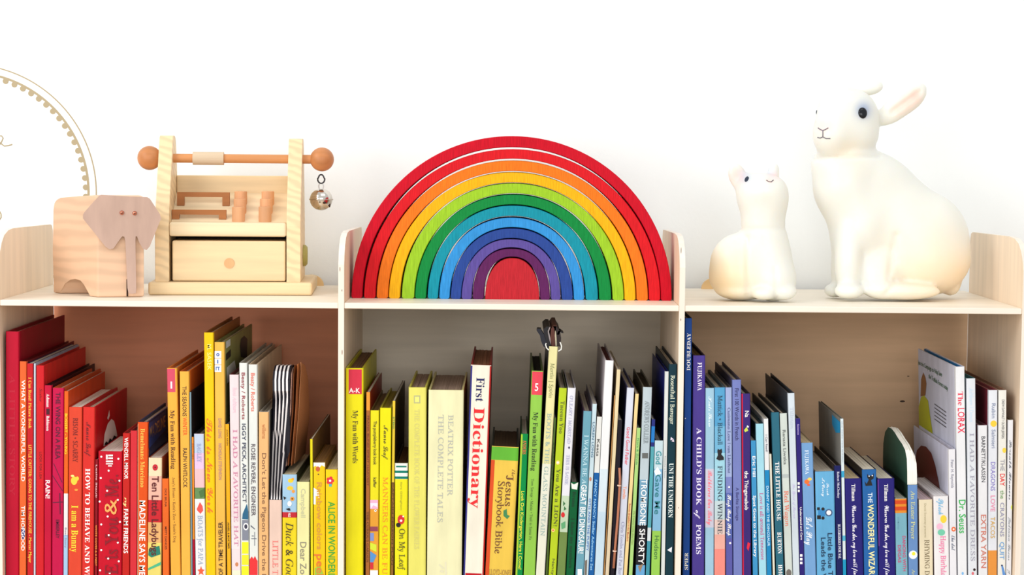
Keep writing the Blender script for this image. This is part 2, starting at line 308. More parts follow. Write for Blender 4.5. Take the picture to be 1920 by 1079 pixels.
B('white book with ARCHITECT in bold dark letters above yellow blocks', (448, 464.3, 681, 452.4, 467), (240, 244, 240), 'hard', (195, 195, 185), .235,
  T=[('Beaty / Roberts', 699, 787, (150, 60, 70), 0, .42, None, 'd'), ('IGGY PECK, ARCHITECT', 795, 943, (35, 45, 75), .05, .46, None, 'd')],
  D=[([(463, 945), (466, 960), (466, 975), (454, 974), (455, 964)], (35, 95, 130)), (rect(454, 976, 466.5, 1014), (125, 130, 145)), (circ(461, 988, 5, 7), (235, 235, 235)), (circ(461, 988, 3, 4.4), (60, 60, 80)), (rect(453.5, 1017, 466, 1039), (245, 232, 30)), (rect(453.5, 1041, 466.5, 1060), (235, 222, 40)), (rect(453, 1062, 466.5, 1079), (245, 232, 30))])
B('white book with ENGINEER title and red patch, beside the light orange spine', (465, 482.5, 684, 467.4, 484), (238, 242, 238), 'hard', (225, 205, 175), .235, pages=(170, 150, 130),
  T=[('Beaty / Roberts', 700, 772, (225, 110, 90), 0, .42, None, 'd'), ('ROSIE REVERE, ENGINEER', 833, 968, (80, 70, 80), 0, .46, None, 'd')],
  D=[([(470, 985), (478, 992), (478, 994), (470, 988)], (90, 95, 110)), (rect(472, 1005, 476, 1006.5), (90, 95, 110)), (rect(471, 1010, 481, 1011.5), (90, 95, 110)), (rect(477, 998, 478, 1024), (90, 95, 110)), ([(468, 1050), (472, 1044), (475, 1049), (478, 1043), (481, 1050), (483, 1052), (483, 1079), (468, 1079)], (222, 45, 50))])
B('light orange book titled Don\'t Let the Pigeon Drive in brown', (485.2, 503.2, 773, 485, 503.6), (247, 194, 132), 'hard', (215, 205, 190), .13,
  T=[('willems', 796, 823, (190, 120, 70), .1, .4, None, 'd'), ("Don't Let the Pigeon Drive the Bus", 850, 1101, (140, 100, 70), .1, .42, None, 'd')])
B('board book with black-and-white striped shaped pages and pink spine base', (504.6, 528.4, 938, 504.6, 528), (243, 212, 196), 'board', (60, 40, 40), .12,
  T=[('LITTLE THIEF', 1014, 1112, (228, 110, 105), 0, .42, 'u', 'd')], extra='stripes')
B('small yellow board book with blue top showing orange ducklings', (529.4, 556.6, 890, 529.4, 556), (248, 222, 40), 'board', (60, 70, 40), .15, pages=(215, 200, 165),
  T=[('Duck & Goose', 980, 1099, (60, 50, 30), 0, .5, 'i', 'd'), ('HILLS', 962.5, 970, WH, 0, .16, None, 'd')],
  bands=[(890, 961, (170, 210, 240)), (961, 971, (205, 50, 60))],
  D=[(circ(545, 902, 5, 4), (250, 200, 40)), (circ(549, 899, 2.5), (240, 160, 40)), (circ(544, 916, 6, 4), (250, 195, 50)), (circ(550, 922, 3), (240, 150, 60)), (circ(548, 936, 4, 4), (230, 150, 50)), (circ(548, 936, 1.6), (60, 50, 40)), ([(531, 931), (537, 934), (533, 938)], BLK), ([(536, 955), (543, 953), (545, 958), (541, 958)], BLK), (circ(543, 945, 4, 5), (240, 240, 235))])
B('pale yellow board book with thin grey Dear Zoo lettering', (557.2, 580.2, 904, 556.6, 580.4), (249, 244, 176), 'board', (95, 100, 55), .12, pages=(200, 190, 150),
  T=[('Campbell', 917, 971, (185, 185, 150), 0, .36, None, 'd'), ('Dear Zoo', 1017, 1087, (140, 135, 115), 0, .5, None, 'd')])
B('thin upright yellow-green book standing taller than the short yellow ones', (581.2, 586.4, 824, 583, 587.2), (242, 228, 30), 'soft', (120, 95, 45), .215)
B('worn yellow book with faint orange Rainbow colors lettering', (587.2, 609.6, 868, 587.8, 610), (250, 208, 28), 'board', (150, 110, 40), .14, pages=(150, 115, 70),
  T=[('Rainbow colors', 905, 1031, (205, 145, 60), 0, .42, None, 'd'), ('peek', 1040, 1090, (220, 110, 50), .1, .6, None, 'd')],
  D=[([(588, 868), (609, 867), (609, 876), (603, 873), (598, 879), (592, 874), (588, 876)], (250, 244, 230)), (circ(596, 880, 4, 5), (190, 90, 50)), (circ(597, 890, 1.4), (90, 60, 40)), ([(588, 915), (596, 920), (600, 935), (592, 930), (592, 947), (588, 946)], (252, 250, 240)), ([(590, 1066), (600, 1062), (607, 1079), (590, 1079)], (150, 190, 60))])
B('yellow book with red flower above bold green lettering', (610.6, 633, 881, 610.6, 633.4), (251, 218, 26), 'board', (150, 130, 50), .15, pages=(215, 200, 160),
  T=[('ALICE IN WONDERLAND', 941, 1116, (62, 160, 56), 0, .56, None, 'd')],
  D=[(circ(619+4.5*math.cos(t*1.256), 902+5*math.sin(t*1.256), 3.2), (215, 45, 60)) for t in range(5)] + [(circ(619, 902, 2.2), WH), (rect(617, 908, 622, 913), (80, 170, 190))])
BAY = 1
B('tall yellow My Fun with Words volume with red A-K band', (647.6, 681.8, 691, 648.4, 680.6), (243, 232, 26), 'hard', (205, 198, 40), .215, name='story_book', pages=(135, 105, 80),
  T=[('A-K', 728, 737, WH, 0, .3, None, 'h'), ('My Fun with Words', 770, 869, (85, 75, 25), .1, .3, 'b', 'd')], bands=[(693, 739.5, (226, 58, 82), -.66, .82)])
B('thin brown-orange book with dark red cover beside the A-K volume', (687, 694, 736, 685.6, 692.4), (246, 160, 60), 'soft', (150, 40, 20), .20, bands=[(770, 1095, (178, 108, 52))],
  T=[('FRANK BLIND SPIRIT HARVEST', 780, 912, (110, 50, 30), 0, .5, None, 'd'), ('THE CURIOUS GARDEN', 960, 1055, (60, 30, 15), 0, .55, 'u', 'd')])
B('yellow look book with a colourful cartoon strip low on its spine', (694.4, 711, 770, 693.2, 709.6), (243, 232, 36), 'hard', (130, 105, 50), .19, pages=(140, 110, 70),
  T=[('The pumpleberry look book', 790, 872, (70, 60, 30), .1, .34, None, 'd'), ('kaffer', 896, 915, (70, 60, 30), .1, .34, None, 'd')],
  bands=[(938, 1095, (242, 170, 60))], D=[(rect(694, 938, 708.5, 955), (238, 170, 200)), ([(695, 955), (700, 948), (708, 952), (708, 944), (694, 944)], (250, 220, 235)), (rect(694, 988, 708.5, 997), (140, 60, 80)), (rect(694, 1000, 701, 1015), (120, 140, 200)), ([(694, 1018), (706, 1022), (706, 1036), (694, 1030)], (205, 220, 50)), ([(694, 1034), (706, 1042), (700, 1055), (694, 1058)], (80, 140, 200)), (rect(694, 1055, 700, 1068), (200, 40, 50)), (rect(694, 1070, 708.5, 1079), (235, 235, 240)), (circ(704, 958, 2.2), WH), (circ(704, 958, 1), BLK)])
B('bright yellow book titled MANNERS CAN BE FUN in orange', (711.8, 734.4, 765.5, 710.4, 731), (245, 236, 22), 'hard', (190, 180, 40), .19, pages=(165, 145, 60),
  T=[('Munro Leaf', 798, 862, (90, 80, 20), .1, .42, 's', 'd'), ('MANNERS CAN BE FUN', 895, 1090, (235, 140, 30), .05, .42, 'u', 'd')])
B('thin yellow-and-brown booklet with green lettering near the top', (736, 742.6, 752, 733, 738), (238, 205, 60), 'soft', (70, 50, 30), .20, bands=[(905, 1095, (150, 105, 45))],
  T=[('STEIG', 782, 804, (60, 140, 70), 0, .6, None, 'd'), ('CAPTAIN PERSON PLAN', 905, 1060, (60, 40, 20), 0, .5, None, 'd')])
B('short yellow book with green-striped white top and red ladybird', (739.4, 764.4, 869, 738.8, 763.6), (246, 238, 34), 'hard', (60, 45, 30), .15, pages=(125, 85, 50),
  T=[('On My Leaf', 992, 1069, (90, 85, 25), .15, .44, 'u', 'd'), ('Sara Gillingham', 904, 957, (170, 165, 40), 0, .12, None, 'd')],
  bands=[(869, 899, (244, 247, 244)), (874, 877, (20, 130, 110), -.8, .8), (883, 887.5, (20, 130, 110)), (894, 898.5, (20, 130, 110))],
  D=[(circ(752, 975, 6.5, 9), (205, 40, 40)), (circ(747, 985, 4.4), BLK), (circ(752, 977, 2.4), (250, 225, 225)), (circ(756, 969, 1.5), WH)])
B('thick pale lime hardcover about FLOWER FAIRIES with silver lettering', (766, 799.6, 727, 765.6, 798.2), (240, 234, 116), 'hard', (205, 198, 80), .17, name='story_book', pages=(165, 140, 125),
  T=[('THE COMPLETE BOOK OF THE FLOWER FAIRIES', 768, 1030, (205, 198, 120), -.05, .26, 'u', 'd')],
  D=[(rect(776, 742, 788, 757), (178, 178, 128)), (rect(778, 744.5, 786, 754.5), (238, 232, 120))])
B('thickest cream hardcover with grey two-line COMPLETE TALES title', (802.4, 870.6, 732, 801.4, 864.6), (246, 243, 196), 'hard', (225, 218, 150), .185, name='story_book', pages=(165, 145, 130),
  T=[('BEATRIX POTTER', 778, 930, (178, 180, 168), .28, .14, 'u', 'd'), ('THE COMPLETE TALES', 778, 980, (178, 180, 168), -.28, .145, 'u', 'd')],
  D=[([(822, 1060), (824, 1058), (834, 1066), (830, 1068)], (215, 212, 180)), ([(834, 1054), (837, 1054), (838, 1079), (835, 1079)], (220, 216, 185)), ([(826, 1069), (833, 1071), (832, 1075), (824, 1073)], (215, 212, 180))])
B('white children\'s First Dictionary with red title and navy edge', (882, 922, 685, 869.6, 906), (252, 246, 228), 'hard', (150, 25, 30), .21, name='story_book', pages=(150, 105, 80),
  T=[('First', 708, 753, (30, 35, 90), .0, .4, 'b', 'd'), ('Dictionary', 764, 953, (222, 36, 42), -.02, .52, 'b', 'd')],
  bands=[(686, 1100, (60, 60, 140), -1.0, -.84), (1075, 1100, (200, 30, 40), -.8, .8), (686, 1100, (215, 50, 50), .86, 1.0)])
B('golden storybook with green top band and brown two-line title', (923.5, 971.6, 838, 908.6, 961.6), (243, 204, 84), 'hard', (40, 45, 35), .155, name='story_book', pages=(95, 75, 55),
  T=[('the', 879, 892, (150, 110, 50), .72, .14, 's', 'd'), ('Jesus', 890, 948, (110, 70, 40), .45, .26, 'u', 'd'), ('Storybook Bible', 902, 1038, (110, 70, 40), -.15, .24, 'u', 'd'), ('LLOYD-JONES', 1067, 1078, (170, 130, 60), .1, .10, None, 'h')],
  bands=[(838, 862.5, (105, 190, 60)), (863, 1100, (226, 84, 40), -1.0, -.72)], D=[([(944, 958), (950, 955), (951, 966), (956, 968), (951, 974), (944, 968)], (60, 130, 80))])
B('thin green book with lime edge and small yellow lettering', (977.4, 990, 814, 966, 980.6), (0, 146, 72), 'hard', (25, 70, 30), .15,
  T=[('ANDERS', 826, 852, (215, 100, 60), .1, .5, 'b', 'd'), ('Look Out Kindergarten, Here I Come!', 921, 1068, (235, 230, 60), .15, .42, None, 'd')], bands=[(815, 1100, (175, 215, 60), -1.0, -.5)])
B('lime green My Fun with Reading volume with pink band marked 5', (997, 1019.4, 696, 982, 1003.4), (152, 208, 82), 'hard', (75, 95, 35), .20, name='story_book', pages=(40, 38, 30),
  T=[('5', 719, 733, WH, -.05, .34, None, 'h'), ('My Fun with Reading', 773, 883, (30, 50, 25), 0, .4, 'b', 'd'), ('Tom Savage • Maisie • Trail to Santa Fe', 898, 1013, (70, 100, 45), -.1, .22, 'u', 'd')], bands=[(697, 740.5, (238, 76, 94), -.9, .96)])
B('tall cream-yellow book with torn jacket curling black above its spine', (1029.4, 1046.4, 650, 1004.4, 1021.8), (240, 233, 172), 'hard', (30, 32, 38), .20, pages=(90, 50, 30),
  T=[('Martin | Spirin', 680, 746, (120, 125, 80), 0, .44, 'i', 'd'), ('BOOTS & THE GLASS MOUNTAIN', 775, 1005, (150, 175, 170), -.05, .46, 'u', 'd')], bands=[(870, 1100, (240, 240, 222))], extra='curls')
B('thin dark olive spine squeezed beside the cream jacketed book', (1038.6, 1042.6, 784, 1022.8, 1026.8), (80, 104, 48), 'soft', (30, 34, 24), .2,
  T=[('STARDINES', 830, 900, (40, 50, 30), 0, .5, None, 'd')])
B('lime-yellow book titled You Are a LION!', (1049, 1062.6, 728, 1028, 1043), (192, 216, 40), 'hard', (60, 70, 25), .19,
  T=[('Taeeun Yoo', 752, 813, (90, 95, 40), .1, .5, 'b', 'd'), ('You Are a LION!', 879, 987, (90, 95, 40), .05, .5, 'b', 'd'), ('Nancy Paulsen', 1048, 1118, (90, 95, 40), .1, .3, None, 'd')], D=[(circ(1046, 868, 4), (250, 205, 120)), (circ(1046, 868, 2), (250, 245, 230)), (circ(1037, 995, 3.4), (250, 205, 120)), (circ(1037, 995, 1.6), (215, 90, 60))])
B('white book with red apple and green leaves low on its spine', (1064.6, 1080, 728, 1044.8, 1059.4), (240, 240, 248), 'hard', (200, 195, 205), .19,
  T=[("O'LEARY / MORSTAD", 742, 832, (165, 165, 195), 0, .38, 'u', 'd'), ('THIS IS SADIE', 853, 909, (165, 165, 195), 0, .38, 'u', 'd')], bands=[(930, 998, (205, 225, 195)), (998, 1100, (118, 146, 78))],
  D=[([(1067, 837), (1065, 840), (1067, 843), (1069, 840)], (60, 60, 90)), (circ(1055.5, 966, 3.6, 5), (205, 35, 40)), ([(1056, 940), (1060, 945), (1056, 950)], (50, 110, 60)), ([(1058, 950), (1062, 955), (1057, 958)], (50, 110, 60)), ([(1052, 982), (1060, 978), (1060, 990), (1053, 993)], (90, 160, 110))])
B('short dark green book with worn white spine top', (1071, 1084.4, 905, 1060.6, 1077), (6, 98, 54), 'hard', (10, 40, 25), .13,
  T=[('Bruna', 922, 951, (0, 48, 26), 0, .4, 'b', 'd'), ('I know my numbers', 972, 1065, (0, 48, 26), 0, .4, 'b', 'd')], D=[([(1071, 906), (1076, 909), (1084, 905), (1082, 919), (1072, 917)], (235, 230, 225))])
B('grey-blue book with white GREAT BIG DINOSAUR lettering', (1095, 1109, 771.5, 1078.4, 1095), (112, 170, 190), 'hard', (80, 50, 85), .19,
  T=[('I WANNA BE A', 816, 908, (190, 220, 230), 0, .5, 'u', 'd'), ('GREAT BIG DINOSAUR!', 909, 1038, WH, 0, .66, None, 'd')], D=[(rect(1083, 1068, 1091, 1079), WH)])
B('thin icy blue spine with small dark capitals', (1110.6, 1119.8, 758, 1095.6, 1102.6), (205, 228, 238), 'soft', (170, 165, 175), .19,
  T=[('LOREN LONG', 792, 858, (70, 110, 140), 0, .5, None, 'd'), ('OTIS AND THE PUPPY', 935, 1034, (60, 110, 180), 0, .5, None, 'd')], D=[(circ(1107, 899, 2.2, 4), (190, 120, 90)), ([(1097, 1052), (1101, 1050), (1100, 1079), (1096, 1079)], (110, 100, 90))])
B('thin book, white above and deep blue below', (1120.4, 1128.4, 782, 1103.2, 1114.4), (236, 238, 234), 'hard', (90, 55, 65), .19, bands=[(887, 1100, (24, 98, 172))],
  T=[('Keats', 824, 856, (60, 60, 60), 0, .5, None, 'd'), ('FANCY NANCY: Stellar Adventures Set', 900, 1070, (150, 205, 240), -.1, .45, None, 'd')])
B('tall white book with faint blue watercolour clouds on its spine', (1134.4, 1151.6, 676.5, 1115, 1130.6), (248, 250, 252), 'hard', (205, 195, 200), .20, pages=(110, 60, 60), bands=[(880, 960, (222, 238, 248)), (960, 1100, (206, 230, 246))])
B('very thin tan booklet beside the tall white book', (1152, 1154.2, 742, 1131.6, 1134.2), (205, 150, 88), 'soft', (150, 110, 60), .2)
B('slim cream book leaning beside the tall white one', (1155.4, 1164.4, 693.5, 1134.8, 1141.4), (240, 222, 178), 'soft', (215, 190, 150), .22, bands=[(985, 1100, (232, 214, 182))])
B('thin black book with a copper-coloured tied cord down its spine', (1160, 1165.4, 788, 1142.4, 1153.6), (30, 26, 36), 'soft', (30, 26, 50), .2, extra='cord')
B('pale lilac book with red Good Good Father lettering', (1175.6, 1190, 727.6, 1155.6, 1168), (222, 228, 244), 'hard', (42, 50, 125), .205,
  T=[('Good Good Father', 801, 872, (222, 70, 90), .05, .46, None, 'd'), ('Tomlin', 912, 936, (240, 140, 80), 0, .42, None, 'd'), ('Chris Tomlin and Pat Barrett', 979, 1090, (140, 140, 170), .05, .42, 'u', 'd')])
B('very thin cream-yellow booklet with small red lettering', (1191.2, 1198.4, 739, 1169.4, 1176), (248, 220, 156), 'soft', (150, 110, 60), .19,
  T=[('Bunnies Breakfast in the Meadow', 945, 1016, (190, 70, 50), 0, .5, None, 'd')])
B('very thin light green booklet with faint lettering', (1194.6, 1200.4, 803, 1178, 1186.4), (180, 224, 134), 'soft', (60, 80, 50), .16,
  T=[('Nora & Zinnia', 822, 872, (80, 150, 90), 0, .5, None, 'd'), ('The Curious Little Bird Flies', 958, 1022, (130, 130, 60), 0, .5, 'i', 'd')])
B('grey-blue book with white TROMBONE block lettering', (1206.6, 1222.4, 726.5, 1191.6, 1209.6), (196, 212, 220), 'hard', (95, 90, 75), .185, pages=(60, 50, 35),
  T=[('ANDREWS', 752, 793, (120, 130, 135), .05, .5, 'u', 'd'), ('COLLIER', 796, 832, (120, 130, 135), .05, .5, 'u', 'd'), ('TROMBONE', 899, 986, WH, .05, .62, None, 'd'), ('SHORTY', 992, 1058, WH, .05, .62, None, 'd')],
  bands=[(900, 985, (120, 170, 200)), (985, 1060, (34, 34, 42)), (1060, 1100, (110, 175, 225))], D=[(rect(1204, 850, 1215, 860), (95, 98, 96)), ([(1196, 1062), (1206, 1058), (1200, 1074)], (150, 120, 90))])
B('thin short spine, navy at the top and teal below', (1223, 1228, 787, 1210.4, 1218.4), (40, 50, 130), 'soft', (30, 30, 60), .12, bands=[(800, 830, (40, 130, 210)), (838, 990, (90, 175, 188)), (990, 1015, (225, 235, 240)), (1015, 1100, (70, 155, 175))])
B('short pale blue book, lime green at its foot, titled Gave Me', (1228.6, 1243.8, 826.6, 1220, 1238.6), (206, 230, 240), 'hard', (20, 24, 40), .14, pages=(225, 225, 225),
  T=[('God', 846, 871, (40, 140, 150), 0, .62, None, 'd'), ('Gave Me', 890, 965, (40, 120, 130), 0, .62, None, 'd'), ('Hudson', 1005, 1049, (70, 120, 60), .1, .5, None, 'd')], bands=[(880, 996, (140, 195, 232)), (996, 1100, (160, 216, 92))], D=[([(1224, 884), (1233, 876), (1240, 888), (1230, 894)], (235, 244, 250))])
B('narrow white hardcover with navy front board beside the dark teal book', (1245.4, 1254.6, 697, 1239.6, 1245.8), (228, 234, 234), 'hard', (24, 34, 118), .20,
  T=[('Rosenthal & Rocco', 856, 897, (160, 165, 165), 0, .4, None, 'd')])
B('dark teal book with pale UNICORN capitals against the right divider', (1255.6, 1268.4, 683.5, 1246.6, 1263.6), (18, 58, 72), 'hard', (16, 34, 46), .21,
  T=[('Rosenthal / Barrager', 704, 796, (225, 235, 215), 0, .5, 'u', 'd'), ('UNI THE UNICORN', 869, 971, (225, 240, 240), 0, .56, 'b', 'd')],
  D=[([(1258, 820), (1263, 824), (1257, 826)], (235, 220, 245)), ([(1259, 828), (1263, 824), (1264, 829)], (235, 220, 245)), ([(1251, 1032), (1260, 1026), (1259, 1037)], (225, 230, 240))])
BAY = 2
B('tallest royal blue hardcover with bold white lettering reading upward', (1284.4, 1298, 597, 1280.4, 1292.8), (22, 70, 148), 'hard', (15, 30, 60), .235,
  T=[('DOUBLEDAY', 625, 695, WH, .1, .5, 'b', 'u'), ('SPIER', 1037, 1069, (225, 222, 205), 0, .5, 'b', 'u')], D=[(circ(1285, 785, .9), WH)])
B('purple hardcover titled A CHILD\'S BOOK of POEMS', (1299.8, 1322.4, 667, 1297.4, 1320.6), (78, 62, 150), 'hard', (40, 30, 60), .20, name='story_book', pages=(150, 120, 70),
  T=[('FUJIKAWA', 680, 733, (235, 230, 245), .1, .34, 'b', 'd'), ("A CHILD'S BOOK", 803, 948, (228, 222, 245), .05, .4, 'b', 'd'), ('of', 957, 973, (228, 222, 245), -.05, .4, 's', 'd'), ('POEMS', 984, 1040, (228, 222, 245), .05, .4, 'b', 'd')])
B('light blue book with salmon-pink cursive title on its spine', (1323, 1339.4, 728, 1322, 1338.8), (166, 208, 232), 'hard', (60, 75, 80), .19,
  T=[('Keats Shaw', 744, 801, (225, 242, 250), .1, .42, 's', 'd'), ('Bathtime Our Baby', 883, 985, (240, 120, 135), .1, .5, 's', 'd')], bands=[(880, 990, (214, 214, 232))])
B('book fading from blue to salmon pink with a black bear emblem', (1340.2, 1359.8, 727, 1340, 1359.6), (90, 170, 218), 'hard', (80, 105, 115), .18,
  T=[('Mattick • Blackall', 742, 835, (40, 70, 90), 0, .42, 'u', 'd'), ('FINDING WINNIE', 874, 1002, (45, 55, 70), 0, .42, 'u', 'd')],
  bands=[(800, 850, (122, 192, 230)), (850, 940, (168, 222, 240)), (940, 975, (205, 226, 232)), (975, 1003, (240, 214, 206)), (1003, 1030, (248, 182, 168)), (1030, 1100, (250, 150, 138))],
  D=[([(1345, 846), (1346, 842), (1349, 844), (1353, 842), (1354, 848), (1352, 852), (1357, 858), (1357, 863), (1348, 864), (1343, 861), (1346, 854)], BLK)])
B('periwinkle book with white stars and cursive Sleep Baby Sleep', (1360.6, 1372, 727, 1361.4, 1373.8), (168, 184, 228), 'hard', (110, 105, 110), .18,
  T=[('Cusimano Love / van Lieshout', 765, 888, (70, 80, 130), .05, .42, 'u', 'd'), ('Sleep Baby Sleep', 928, 1005, WH, .1, .6, 's', 'd')], bands=[(895, 925, (130, 140, 205)), (925, 1010, (92, 108, 184)), (1010, 1100, (96, 96, 176))], D=[(circ(1367, 914, 1.8), WH), (circ(1369, 1019, 2), WH)])
B('periwinkle book titled First 100 Words in French in black', (1372.8, 1390, 712.5, 1375.4, 1391.6), (124, 136, 202), 'hard', (80, 75, 100), .19,
  T=[('First 100 Words in French', 729, 826, (40, 40, 90), 0, .42, None, 'd'), ('A Berlitz Storage', 915, 977, (60, 60, 120), 0, .34, None, 'd')])
B('purple book with a scarlet strip down its left edge', (1390.6, 1407.4, 738.6, 1392.4, 1409.2), (64, 44, 124), 'hard', (40, 30, 60), .19,
  T=[('Na', 771, 783, WH, .2, .45, None, 'd'), ('the Thingamabob', 884, 957, WH, .0, .42, None, 'd')], bands=[(739, 1100, (222, 32, 66), -1, -.72)], D=[([(1395, 807), (1400, 801), (1403, 808), (1397, 811)], (200, 215, 80)), ([(1401, 798), (1404, 800), (1403, 803), (1400, 801)], WH), ([(1402, 1017), (1407, 1020), (1403, 1034), (1400, 1028)], (220, 30, 60))])
B('short sky blue book with small white Library lettering', (1408.4, 1416.4, 826.6, 1410, 1422.4), (66, 156, 212), 'soft', (25, 60, 75), .16,
  T=[('Eric Hill', 856, 895, WH, .1, .55, None, 'd'), ('Spot Goes to the Library', 930, 1045, WH, .1, .55, None, 'd')])
B('pale aqua book titled Love is all around Tennessee in magenta', (1417.4, 1431.4, 795, 1423, 1437.6), (172, 228, 246), 'hard', (28, 70, 85), .18,
  T=[('Love is all around Tennessee', 925, 1051, (196, 60, 130), .05, .46, 'u', 'd')])
B('thin paperback, white top and bright blue lower spine', (1432.4, 1441, 786, 1438.2, 1447.8), (244, 246, 248), 'soft', (225, 225, 225), .17, bands=[(882, 1100, (30, 142, 204))],
  T=[('I Can Read!', 816, 848, (90, 90, 110), 0, .42, None, 'd'), ('DANNY AND THE DINOSAUR', 912, 1025, (200, 232, 246), 0, .5, None, 'd')])
B('very thin cream booklet left of the teal LITTLE HOUSE book', (1442, 1446, 852, 1448.4, 1453.4), (236, 233, 216), 'soft', (180, 175, 150), .14)
B('teal book titled THE LITTLE HOUSE in white capitals', (1447, 1460.4, 773.6, 1455, 1470.6), (48, 112, 134), 'hard', (18, 34, 44), .18,
  T=[('THE LITTLE HOUSE', 867, 977, WH, .1, .52, 'b', 'd'), ('BURTON', 999, 1039, WH, .1, .52, 'b', 'd'), ('HMCO', 1060, 1090, WH, .1, .52, 'b', 'd')])
B('pale grey-green book titled Red Wagon in orange', (1462, 1476, 775.5, 1473, 1486.4), (218, 228, 222), 'hard', (30, 40, 45), .18,
  T=[('Renata Liwska', 807, 872, (110, 115, 115), 0, .4, None, 'd'), ('Red Wagon', 921, 988, (228, 112, 84), 0, .58, 'u', 'd')], bands=[(890, 897, (190, 200, 200))], D=[(circ(1479, 1075, 5, 7), (110, 105, 100))])
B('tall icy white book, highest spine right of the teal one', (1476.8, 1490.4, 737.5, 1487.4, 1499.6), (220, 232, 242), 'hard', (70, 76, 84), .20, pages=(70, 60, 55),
  T=[('Tillman', 764, 805, (185, 195, 210), 0, .5, 'u', 'd'), ('The Spirit of Heaven', 908, 973, (190, 180, 220), 0, .4, 's', 'd')])
B('narrow deep purple spine with groups of white squares', (1491.6, 1500.6, 785, 1500, 1508.6), (50, 38, 124), 'hard', (150, 140, 140), .17,
  T=[('Science', 796, 816, (190, 170, 230), 0, .4, None, 'd'), ('Understand and Care', 952, 1013, WH, .1, .42, None, 'd')], D=[(rect(1495, y, 1499.4, y+4.4), WH) for y in (905, 912, 919)] + [(rect(1500, y, 1504.5, y+4.4), WH) for y in (1040, 1047, 1054)])
B('mid-blue book titled Let\'s Play with an orange bird', (1501.4, 1525.2, 831, 1509.6, 1530.4), (124, 172, 224), 'board', (170, 150, 120), .15, pages=(225, 205, 165),
  T=[('FUJIKAWA', 845, 890, (225, 238, 252), -.1, .32, 'b', 'd'), ("Let's Play", 970, 1023, (235, 244, 252), 0, .55, 's', 'd')], D=[(circ(1513, 904, 5, 4.5), (240, 110, 40)), (circ(1518, 899, 4, 3), (250, 205, 90)), (circ(1516, 910, 3, 2), (235, 90, 50))])
B('wide sky blue book with a small truck drawing and black lettering', (1527.8, 1564.4, 884.5, 1531.4, 1567.6), (108, 182, 228), 'board', (110, 100, 90), .15, pages=(205, 195, 180),
  T=[('Sarah', 907, 930, (225, 242, 252), .3, .14, 's', 'd'), ('McCrary', 897, 932, (225, 242, 252), -.15, .16, 's', 'd'), ('Little Blue Truck', 1001, 1112, (20, 50, 80), .42, .24, None, 'd'), ('Leads the Way', 1009, 1108, (20, 50, 80), -.28, .24, None, 'd')],
  D=[(circ(1554, 962, 7, 7), (60, 90, 130)), (circ(1554, 962, 4.5, 4.5), (235, 240, 245)), (rect(1534, 956, 1547, 969), (50, 130, 190)), (rect(1532, 952, 1537, 957), BLK), (rect(1532, 967, 1539, 974), BLK), (circ(1543, 972, 3), BLK), (circ(1543, 955, 3), BLK)])
B('narrow navy book titled BLUEBERRIES FOR SAL in white', (1565.2, 1576.4, 873.7, 1568.4, 1581), (28, 34, 98), 'hard', (60, 50, 40), .15, pages=(190, 180, 165),
  T=[('Robert McCloskey', 885, 935, (220, 222, 240), .1, .36, 'b', 'd'), ('BLUEBERRIES FOR SAL', 984, 1049, (225, 228, 240), .1, .42, 'b', 'd')])
B('thin white spine with cyan specks, rising above the navy books', (1575.2, 1582.2, 785.7, 1581.4, 1586.4), (228, 242, 247), 'soft', (150, 150, 145), .16, Y0=.010, pages=(120, 115, 95),
  bands=[(884, 896, (60, 170, 215)), (1005, 1015, (90, 190, 225)), (1050, 1100, (30, 160, 205))], T=[('the little red ladder', 790, 868, (170, 180, 190), 0, .35, None, 'd')], extra='cyan_flap')
INDB = (42, 36, 122)
B('left of two matching indigo books with white cursive lettering', (1583.4, 1615.4, 898, 1588, 1619.6), INDB, 'board', (35, 30, 90), .17, pages=(225, 205, 165), name='board_book',
  T=[('Tillman', 909, 941, WH, .0, .22, 'b', 'd'), ('Wherever You Are, my love will find you', 949, 1100, (240, 238, 250), .05, .28, 's', 'd')])
B('blue book with a black cat and yellow WONDERFUL WIZARD title', (1616.6, 1643.2, 881, 1620.4, 1647.4), (42, 106, 176), 'board', (30, 30, 40), .17, pages=(232, 224, 205), name='board_book',
  T=[('THE', 925, 944, (225, 240, 250), .05, .3, None, 'd'), ('WONDERFUL WIZARD OF OZ', 947, 1134, (252, 240, 170), .08, .42, None, 'd')],
  D=[([(1626, 889), (1629, 893), (1635, 892), (1638, 888), (1638, 898), (1633, 901), (1636, 911), (1623, 912), (1621, 903), (1625, 908), (1629, 900), (1626, 896)], BLK), (circ(1629.5, 893.5, 1.2), WH), (circ(1635.6, 892.5, 1.2), WH)])
B('right of two matching indigo books with white cursive lettering', (1645, 1677.4, 898, 1648, 1679.6), INDB, 'board', (35, 30, 90), .17, pages=(232, 226, 208), name='board_book',
  T=[('Tillman', 909, 941, WH, .0, .22, 'b', 'd'), ('Wherever You Are, my love will find you', 949, 1100, (240, 238, 250), .05, .28, 's', 'd')], bands=[(900, 1025, (110, 60, 150), -.98, -.86)])
B('short aqua book with orange striped top and crimson lettering', (1678.2, 1700.4, 935, 1680.4, 1702.6), (130, 188, 206), 'board', (60, 90, 70), .11, pages=(205, 205, 190),
  T=[('DANCING WITH', 1006, 1072, (200, 60, 110), .42, .26, None, 'd'), ('DEGAS', 1023, 1056, (200, 60, 110), -.4, .26, None, 'd'), ('Julie Merberg', 970, 993, (110, 160, 185), -.5, .12, None, 'd')], bands=[(936, 963, (240, 150, 50)), (939, 946, (222, 80, 40)), (951, 958, (222, 80, 40))])
